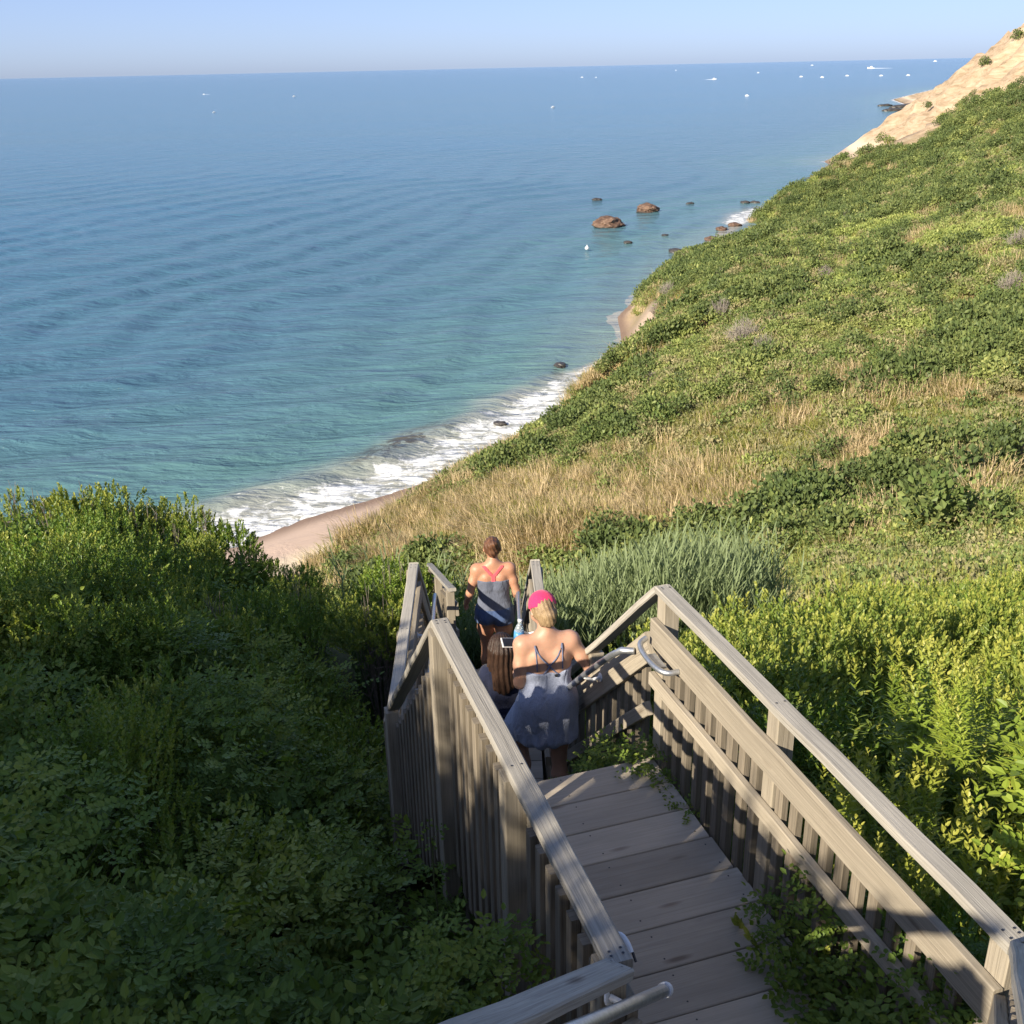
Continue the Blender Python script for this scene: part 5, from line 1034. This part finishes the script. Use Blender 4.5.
# ---- girl with long dark hair on the lower landing
def girl():
    S = Sdf(); 
    S.cap((-.055, 0, .66), (.055, 0, .66), .085, .085, .05, .85); S.cap((-.04, 0, .76), (.04, 0, .76), .078, .078, .05, .85); S.cap((-.055, 0, .88), (.055, 0, .88), .075, .075, .05, .8); S.cap((-.10, 0, .955), (.10, 0, .955), .042, .042, .04, .95)
    S.cap((0, 0, .97), (0, .02, 1.05), .04, .037, .03); S.cap((-.08, 0, .975), (0, 0, 1.005), .026, .036, .03); S.cap((.08, 0, .975), (0, 0, 1.005), .026, .036, .03)
    f = head(S, (0, .03, 1.125), (0, .95, -.28), sc=.93)
    for sx, el, wr in ((-1, (-.185, .0, .77), (-.215, .11, .66)), (1, (.17, .02, .77), (.13, .15, .70))):
        sh = (sx*.125, 0, .955); S.chain([sh, el], [.04, .03], .025); S.chain([el, wr], [.03, .02], .02); hand(S, wr, np.array(wr)-el, np.array([sx*.6, -.2, .7]), -sx, .78, .5, .0088)
    S.chain([(.06, 0, .62), (.065, .01, .36)], [.075, .042], .04); S.chain([(.065, .01, .36), (.065, -.01, .24), (.065, 0, .07)], [.042, .042, .026], .03)
    S.chain([(-.06, 0, .62), (-.065, .03, .36)], [.075, .042], .04); S.chain([(-.065, .03, .36), (-.065, .01, .24), (-.065, .02, .07)], [.042, .042, .026], .03)
    foot(S, (.065, 0, .065), (.1, 1, 0), .82); foot(S, (-.065, .02, .065), (-.1, 1, 0), .82)
    o = empty('person'); tag(o, 'girl with long dark brown hair and a navy shirt between the two women', 'person'); link('body', S.mesh('body', SK3, .007), o); eyes(f, o, .9)
    navy = clothmat('navy_jersey', (.012, .016, .04), 14, .5); T = Sdf(); T.cap((-.06, 0, .60), (.06, 0, .60), .11, .11, .05, .85); T.cap((-.05, 0, .74), (.05, 0, .74), .095, .095, .05, .85); T.cap((-.06, 0, .88), (.06, 0, .88), .088, .088, .05, .8); T.cap((-.11, 0, .955), (.11, 0, .955), .05, .05, .04, .95)
    T.cap((-.12, 0, .95), (-.165, .0, .85), .048, .052, .02); T.cap((.12, 0, .95), (.16, .01, .85), .048, .052, .02)
    link('shirt', T.mesh('shirt', navy, .0075, lambda P: np.maximum(P[..., 2]-1.005, .53-P[..., 2]), .004), o)
    Sh = Sdf(); Sh.cap((.065, 0, .6), (.068, .01, .44), .085, .09, .03); Sh.cap((-.065, 0, .6), (-.068, .03, .44), .085, .09, .03); link('shorts', Sh.mesh('shorts', clothmat('pale_blue_shorts', (.30, .36, .46), 14, .4), .0075, lambda P: .41-P[..., 2], .002), o)
    H = Sdf(); H.ell(f(-.022, 0, .03), (.094, .10, .103), .02); H.cap(f(-.06, -.04, -.02), (-.045, -.075, .86), .056, .04, .04); H.cap(f(-.06, .04, -.02), (.045, -.075, .87), .056, .04, .04); H.cap(f(-.07, 0, -.02), (0, -.085, .83), .06, .04, .04); H.cap(f(-.02, -.07, 0), (-.10, -.03, .92), .035, .025, .03); H.cap(f(-.02, .07, 0), (.10, -.03, .93), .035, .025, .03)
    c0 = f(0, 0, 0)
    link('hair', H.mesh('hair', hairmat('dark_brown_hair', (.014, .008, .006), (.06, .032, .02)), .0065, lambda P: (P-c0)@nrm([0, 1, 0])-.03, 0, lambda P: .0045*np.sin(np.arctan2(P[..., 0], -P[..., 1]+.1)*34+np.sin(P[..., 2]*14))), o)
    q = Sdf(); shoe = clothmat('white_trainer', (.55, .55, .56), 30, .2)
    for a_, d_ in (((.065, 0, .065), (.1, 1, 0)), ((-.065, .02, .065), (-.1, 1, 0))): q = Sdf(); foot(q, a_, d_, .86); link('shoe', q.mesh('shoe', shoe, .007, lambda P: P[..., 2]-.07, .006), o)
    return o
g1 = girl(); g1.location = (-.10, 6.95, -5.17); g1.rotation_euler = (0, 0, R(8))

# ---- woman in the blue grey dress with the pink cap, stepping down the first flight
def woman_two():
    S = Sdf(); ly = lambda z: .10*max(0, z-.9)          # leans forward
    S.cap((-.08, 0, .90), (.08, 0, .90), .105, .105, .05, .88); S.cap((-.06, -.055, .87), (-.07, -.06, .85), .08, .07, .04); S.cap((.06, -.055, .87), (.07, -.06, .85), .08, .07, .04)
    S.cap((-.045, .01, 1.02), (.045, .01, 1.02), .095, .095, .06, .8); S.cap((-.055, .02, 1.13), (.055, .02, 1.13), .094, .094, .06, .8); S.cap((-.085, .04, 1.26), (.085, .04, 1.26), .10, .10, .06, .78); S.cap((-.145, .05, 1.36), (.145, .05, 1.36), .055, .055, .05, .95)
    S.cap((-.08, -.005, 1.29), (-.055, -.02, 1.19), .035, .03, .04); S.cap((.08, -.005, 1.29), (.055, -.02, 1.19), .035, .03, .04)
    S.cap((0, .05, 1.37), (0, .10, 1.47), .054, .05, .04); S.cap((-.11, .045, 1.375), (0, .06, 1.42), .035, .045, .04); S.cap((.11, .045, 1.375), (0, .06, 1.42), .035, .045, .04)
    f = head(S, (-.005, .13, 1.54), (-.12, .85, -.5))
    # right arm: elbow out, hand on the handrail; left arm: forearm raised holding a bottle and a phone
    sh = (.175, .05, 1.355); el = (.31, .0, 1.13); wr = (.285, .15, .965); S.cap(sh, sh, .06, .06, .04); S.chain([sh, (.245, .03, 1.24), el], [.052, .047, .039], .025); S.chain([el, (.305, .06, 1.07), wr], [.039, .038, .025], .02); hand(S, wr, (-.05, .6, -.5), (.3, .2, .9), -1, .95, .6)
    shl = (-.175, .05, 1.355); ell_ = (-.20, .02, 1.09); wl = (-.165, .24, 1.17); S.cap(shl, shl, .06, .06, .04); S.chain([shl, (-.19, .03, 1.22), ell_], [.053, .049, .040], .025); S.chain([ell_, (-.19, .10, 1.11), wl], [.040, .039, .025], .02); hand(S, wl, (.05, .9, .35), (-1., .1, .1), 1, .95, .75)
    # legs: weight on the right leg, left knee bent and swinging out
    S.chain([(.085, 0, .87), (.085, .01, .67), (.075, .01, .49)], [.10, .08, .054], .05); S.chain([(.075, .01, .49), (.075, -.02, .35), (.07, -.01, .09)], [.054, .056, .033], .03)
    S.chain([(-.09, 0, .87), (-.15, .13, .68), (-.17, .20, .50)], [.10, .08, .054], .05); S.chain([(-.17, .20, .50), (-.165, .14, .36), (-.14, .14, .06)], [.054, .055, .033], .03)
    foot(S, (.07, -.01, .085), (.15, 1, 0)); foot(S, (-.14, .14, .02), (-.1, 1, -.1))
    o = empty('person'); tag(o, 'woman in a blue grey strappy dress and pink cap holding a bottle and phone', 'person'); link('body', S.mesh('body', SK2, .0075), o); eyes(f, o)
    dress = clothmat('blue_grey_dress', (.30, .335, .44), 11, .9, None, .8)
    T = Sdf(); T.p = [q for q in S.p[:8]]
    T.cap((-.05, .01, 1.0), (.05, .01, 1.0), .10, .10, .05, .85)
    for a_ in np.linspace(0, 2*math.pi, 15)[:-1]:
        ca, sa = math.cos(a_), math.sin(a_); lf = max(0, -ca)*max(0, sa+.6); T.cap((.075*ca, .01+.06*sa, .99), (.135*ca-.12*lf, .02+.125*sa+.05*lf, .68+.015*math.sin(a_*3)), .055, .040+.008*math.cos(a_*5), .035)
    T.cap((0, 0, .95), (-.02, .02, .70), .11, .12, .05); T.cap((-.09, -.01, .95), (-.16, .13, .64), .125, .13, .05); T.cap((.085, -.01, .95), (.085, .0, .62), .115, .11, .05)
    link('dress', T.mesh('dress', dress, .0075, lambda P: np.maximum(P[..., 2]-1.185-.10*np.clip((P[..., 1]-.02)*9, 0, 1), .635+.02*np.sin(P[..., 0]*20)+.10*P[..., 0]-P[..., 2]), .008, lambda P: .006*np.sin(np.arctan2(P[..., 1], P[..., 0])*9+P[..., 2]*9)*np.clip((.95-P[..., 2])*5, 0, 1)), o)
    sm = clothmat('dress_strap', (.12, .14, .22), 30, .1)
    strap(S, [(-.095, 1.375), (-.085, 1.34), (-.055, 1.29), (-.01, 1.24), (.025, 1.20), (.06, 1.17)], .0055, 'strap', sm, o); strap(S, [(.095, 1.375), (.085, 1.34), (.055, 1.29), (.01, 1.24), (-.025, 1.20), (-.06, 1.17)], .0055, 'strap', sm, o); strap(S, [(-.097, 1.375), (-.092, 1.32), (-.09, 1.26), (-.09, 1.20)], .0045, 'strap', sm, o); strap(S, [(.097, 1.375), (.092, 1.32), (.09, 1.26), (.09, 1.20)], .0045, 'strap', sm, o)
    p_ = surf(S, .04, 1.17, infl=.01); g = Geo(); tube(g, [p_, p_-np.array([0, .006, 0])], .011, 10); g.build('clasp', M['darkmetal'], o)
    H = Sdf(); H.ell(f(-.028, 0, .022), (.086, .094, .098), .02); H.ell(f(-.115, .0, -.035), (.05, .045, .05), .02); H.ell(f(-.10, 0, -.075), (.04, .035, .035), .02); H.cap(f(-.07, -.04, -.02), f(-.06, -.03, -.07), .035, .03, .03); H.cap(f(-.07, .04, -.02), f(-.06, .03, -.07), .035, .03, .03); c0 = f(0, 0, 0); fw = nrm(f(1, 0, 0)-c0)
    link('hair', H.mesh('hair', hairmat('blonde_hair', (.13, .08, .04), (.40, .285, .16)), .006, lambda P: (P-c0)@fw-.02, 0, lambda P: .0022*np.sin(P[..., 0]*230+P[..., 2]*60)), o)
    C_ = Sdf(); C_.ell(f(-.012, 0, .045), (.096, .102, .098), .02); up_ = nrm(f(0, 0, 1)-c0); back = f(-.095, 0, .0)
    cp = link('cap', C_.mesh('cap', clothmat('pink_cap_cloth', (.72, .035, .13), 14, .3), .0055, lambda P: np.maximum.reduce([-((P-f(0, 0, .035))@up_)-.0+.10*((P-c0)@fw)*0, .040-np.linalg.norm((P-back)*np.array([1, 1, 1.0]), axis=-1)]), .002), o)
    B_ = Sdf(); B_.cap(f(.08, -.05, .045), f(.08, .05, .045), .012, .012, .02); B_.cap(f(.13, -.035, .03), f(.13, .035, .03), .010, .010, .03); B_.cap(f(.10, -.04, .04), f(.15, -.02, .02), .010, .008, .03); B_.cap(f(.10, .04, .04), f(.15, .02, .02), .010, .008, .03); B_.cap(f(.10, 0, .04), f(.155, 0, .02), .010, .008, .03)
    link('brim', B_.mesh('brim', cp.data.materials[0], .005), cp)
    for a_, d_ in (((.07, -.01, .085), (.15, 1, 0)), ((-.14, .14, .02), (-.1, 1, -.1))): q = Sdf(); foot(q, a_, d_, 1.03); link('sandal', q.mesh('sandal', clothmat('tan_sandal', (.20, .12, .07), 30, .2), .007, lambda P, z=a_[2]: P[..., 2]-z+.055, .005), o)
    # what she holds
    return o, wl, f
w2, wl, f2 = woman_two(); w2.location = (.21, 5.86, -4.70); w2.rotation_euler = (0, 0, R(10)); w2.scale = (.92, .96, .97)
def w2p(p): return Vector(w2.location)+Matrix.Rotation(R(10), 3, 'Z')@Vector(p)
hp = np.array(wl)+np.array([.03, .075, .02])
bt = empty('water_bottle', w2p(hp)); tag(bt, 'clear plastic water bottle with a blue label in the dressed woman\'s hand', 'bottle')
mb, nt, N, L, P = newmat('clear_plastic'); P.inputs['Base Color'].default_value = (.75, .85, .9, 1); P.inputs['Transmission Weight'].default_value = .75; P.inputs['Roughness'].default_value = .12; P.inputs['IOR'].default_value = 1.2
g = Geo(); pr2 = [(.0, .028), (.015, .032), (.05, .032), (.06, .029), (.07, .032), (.14, .032), (.17, .022), (.185, .0125), (.20, .0125)]
def lathe(g, prof, n=20):
    V = []; Fc = []
    for z, r_ in prof:
        for i in range(n): a = 2*math.pi*i/n; V.append((r_*math.cos(a), r_*math.sin(a), z-.06))
    for k in range(len(prof)-1):
        for i in range(n): Fc.append((k*n+i, k*n+(i+1) % n, (k+1)*n+(i+1) % n, (k+1)*n+i))
    Fc.append(list(range(n))[::-1]); Fc.append(list(range((len(prof)-1)*n, len(prof)*n))); g.add(V, Fc)
lathe(g, pr2); g.build('bottle', mb, bt, True); g = Geo(); lathe(g, [(.078, .0328), (.132, .0328)]); g.build('label_band', plain('blue_label', (.08, .28, .55), .4, 0, 0, 20, .1), bt, True); g = Geo(); lathe(g, [(.198, .0155), (.215, .0155)]); g.build('bottle_cap', M['bracket'], bt, True)
bt.rotation_euler = (R(-8), R(6), 0)
ph_ = empty('mobile_phone', w2p(np.array(wl)+np.array([-.01, .12, -.012]))); tag(ph_, 'mobile phone in a white case gripped beside the bottle', 'phone')
g = Geo(); board(g, (-.07, 0, 0), (.07, 0, 0), .072, .009, (0, 0, 1), .003); g.build('case', M['bracket'], ph_); g = Geo(); board(g, (-.064, 0, .0052), (.064, 0, .0052), .064, .002, (0, 0, 1), .0008); g.build('screen', plain('phone_screen', (.02, .02, .025), .12, 0, 0, 20, .1), ph_); ph_.rotation_euler = (R(35), R(15), R(25))
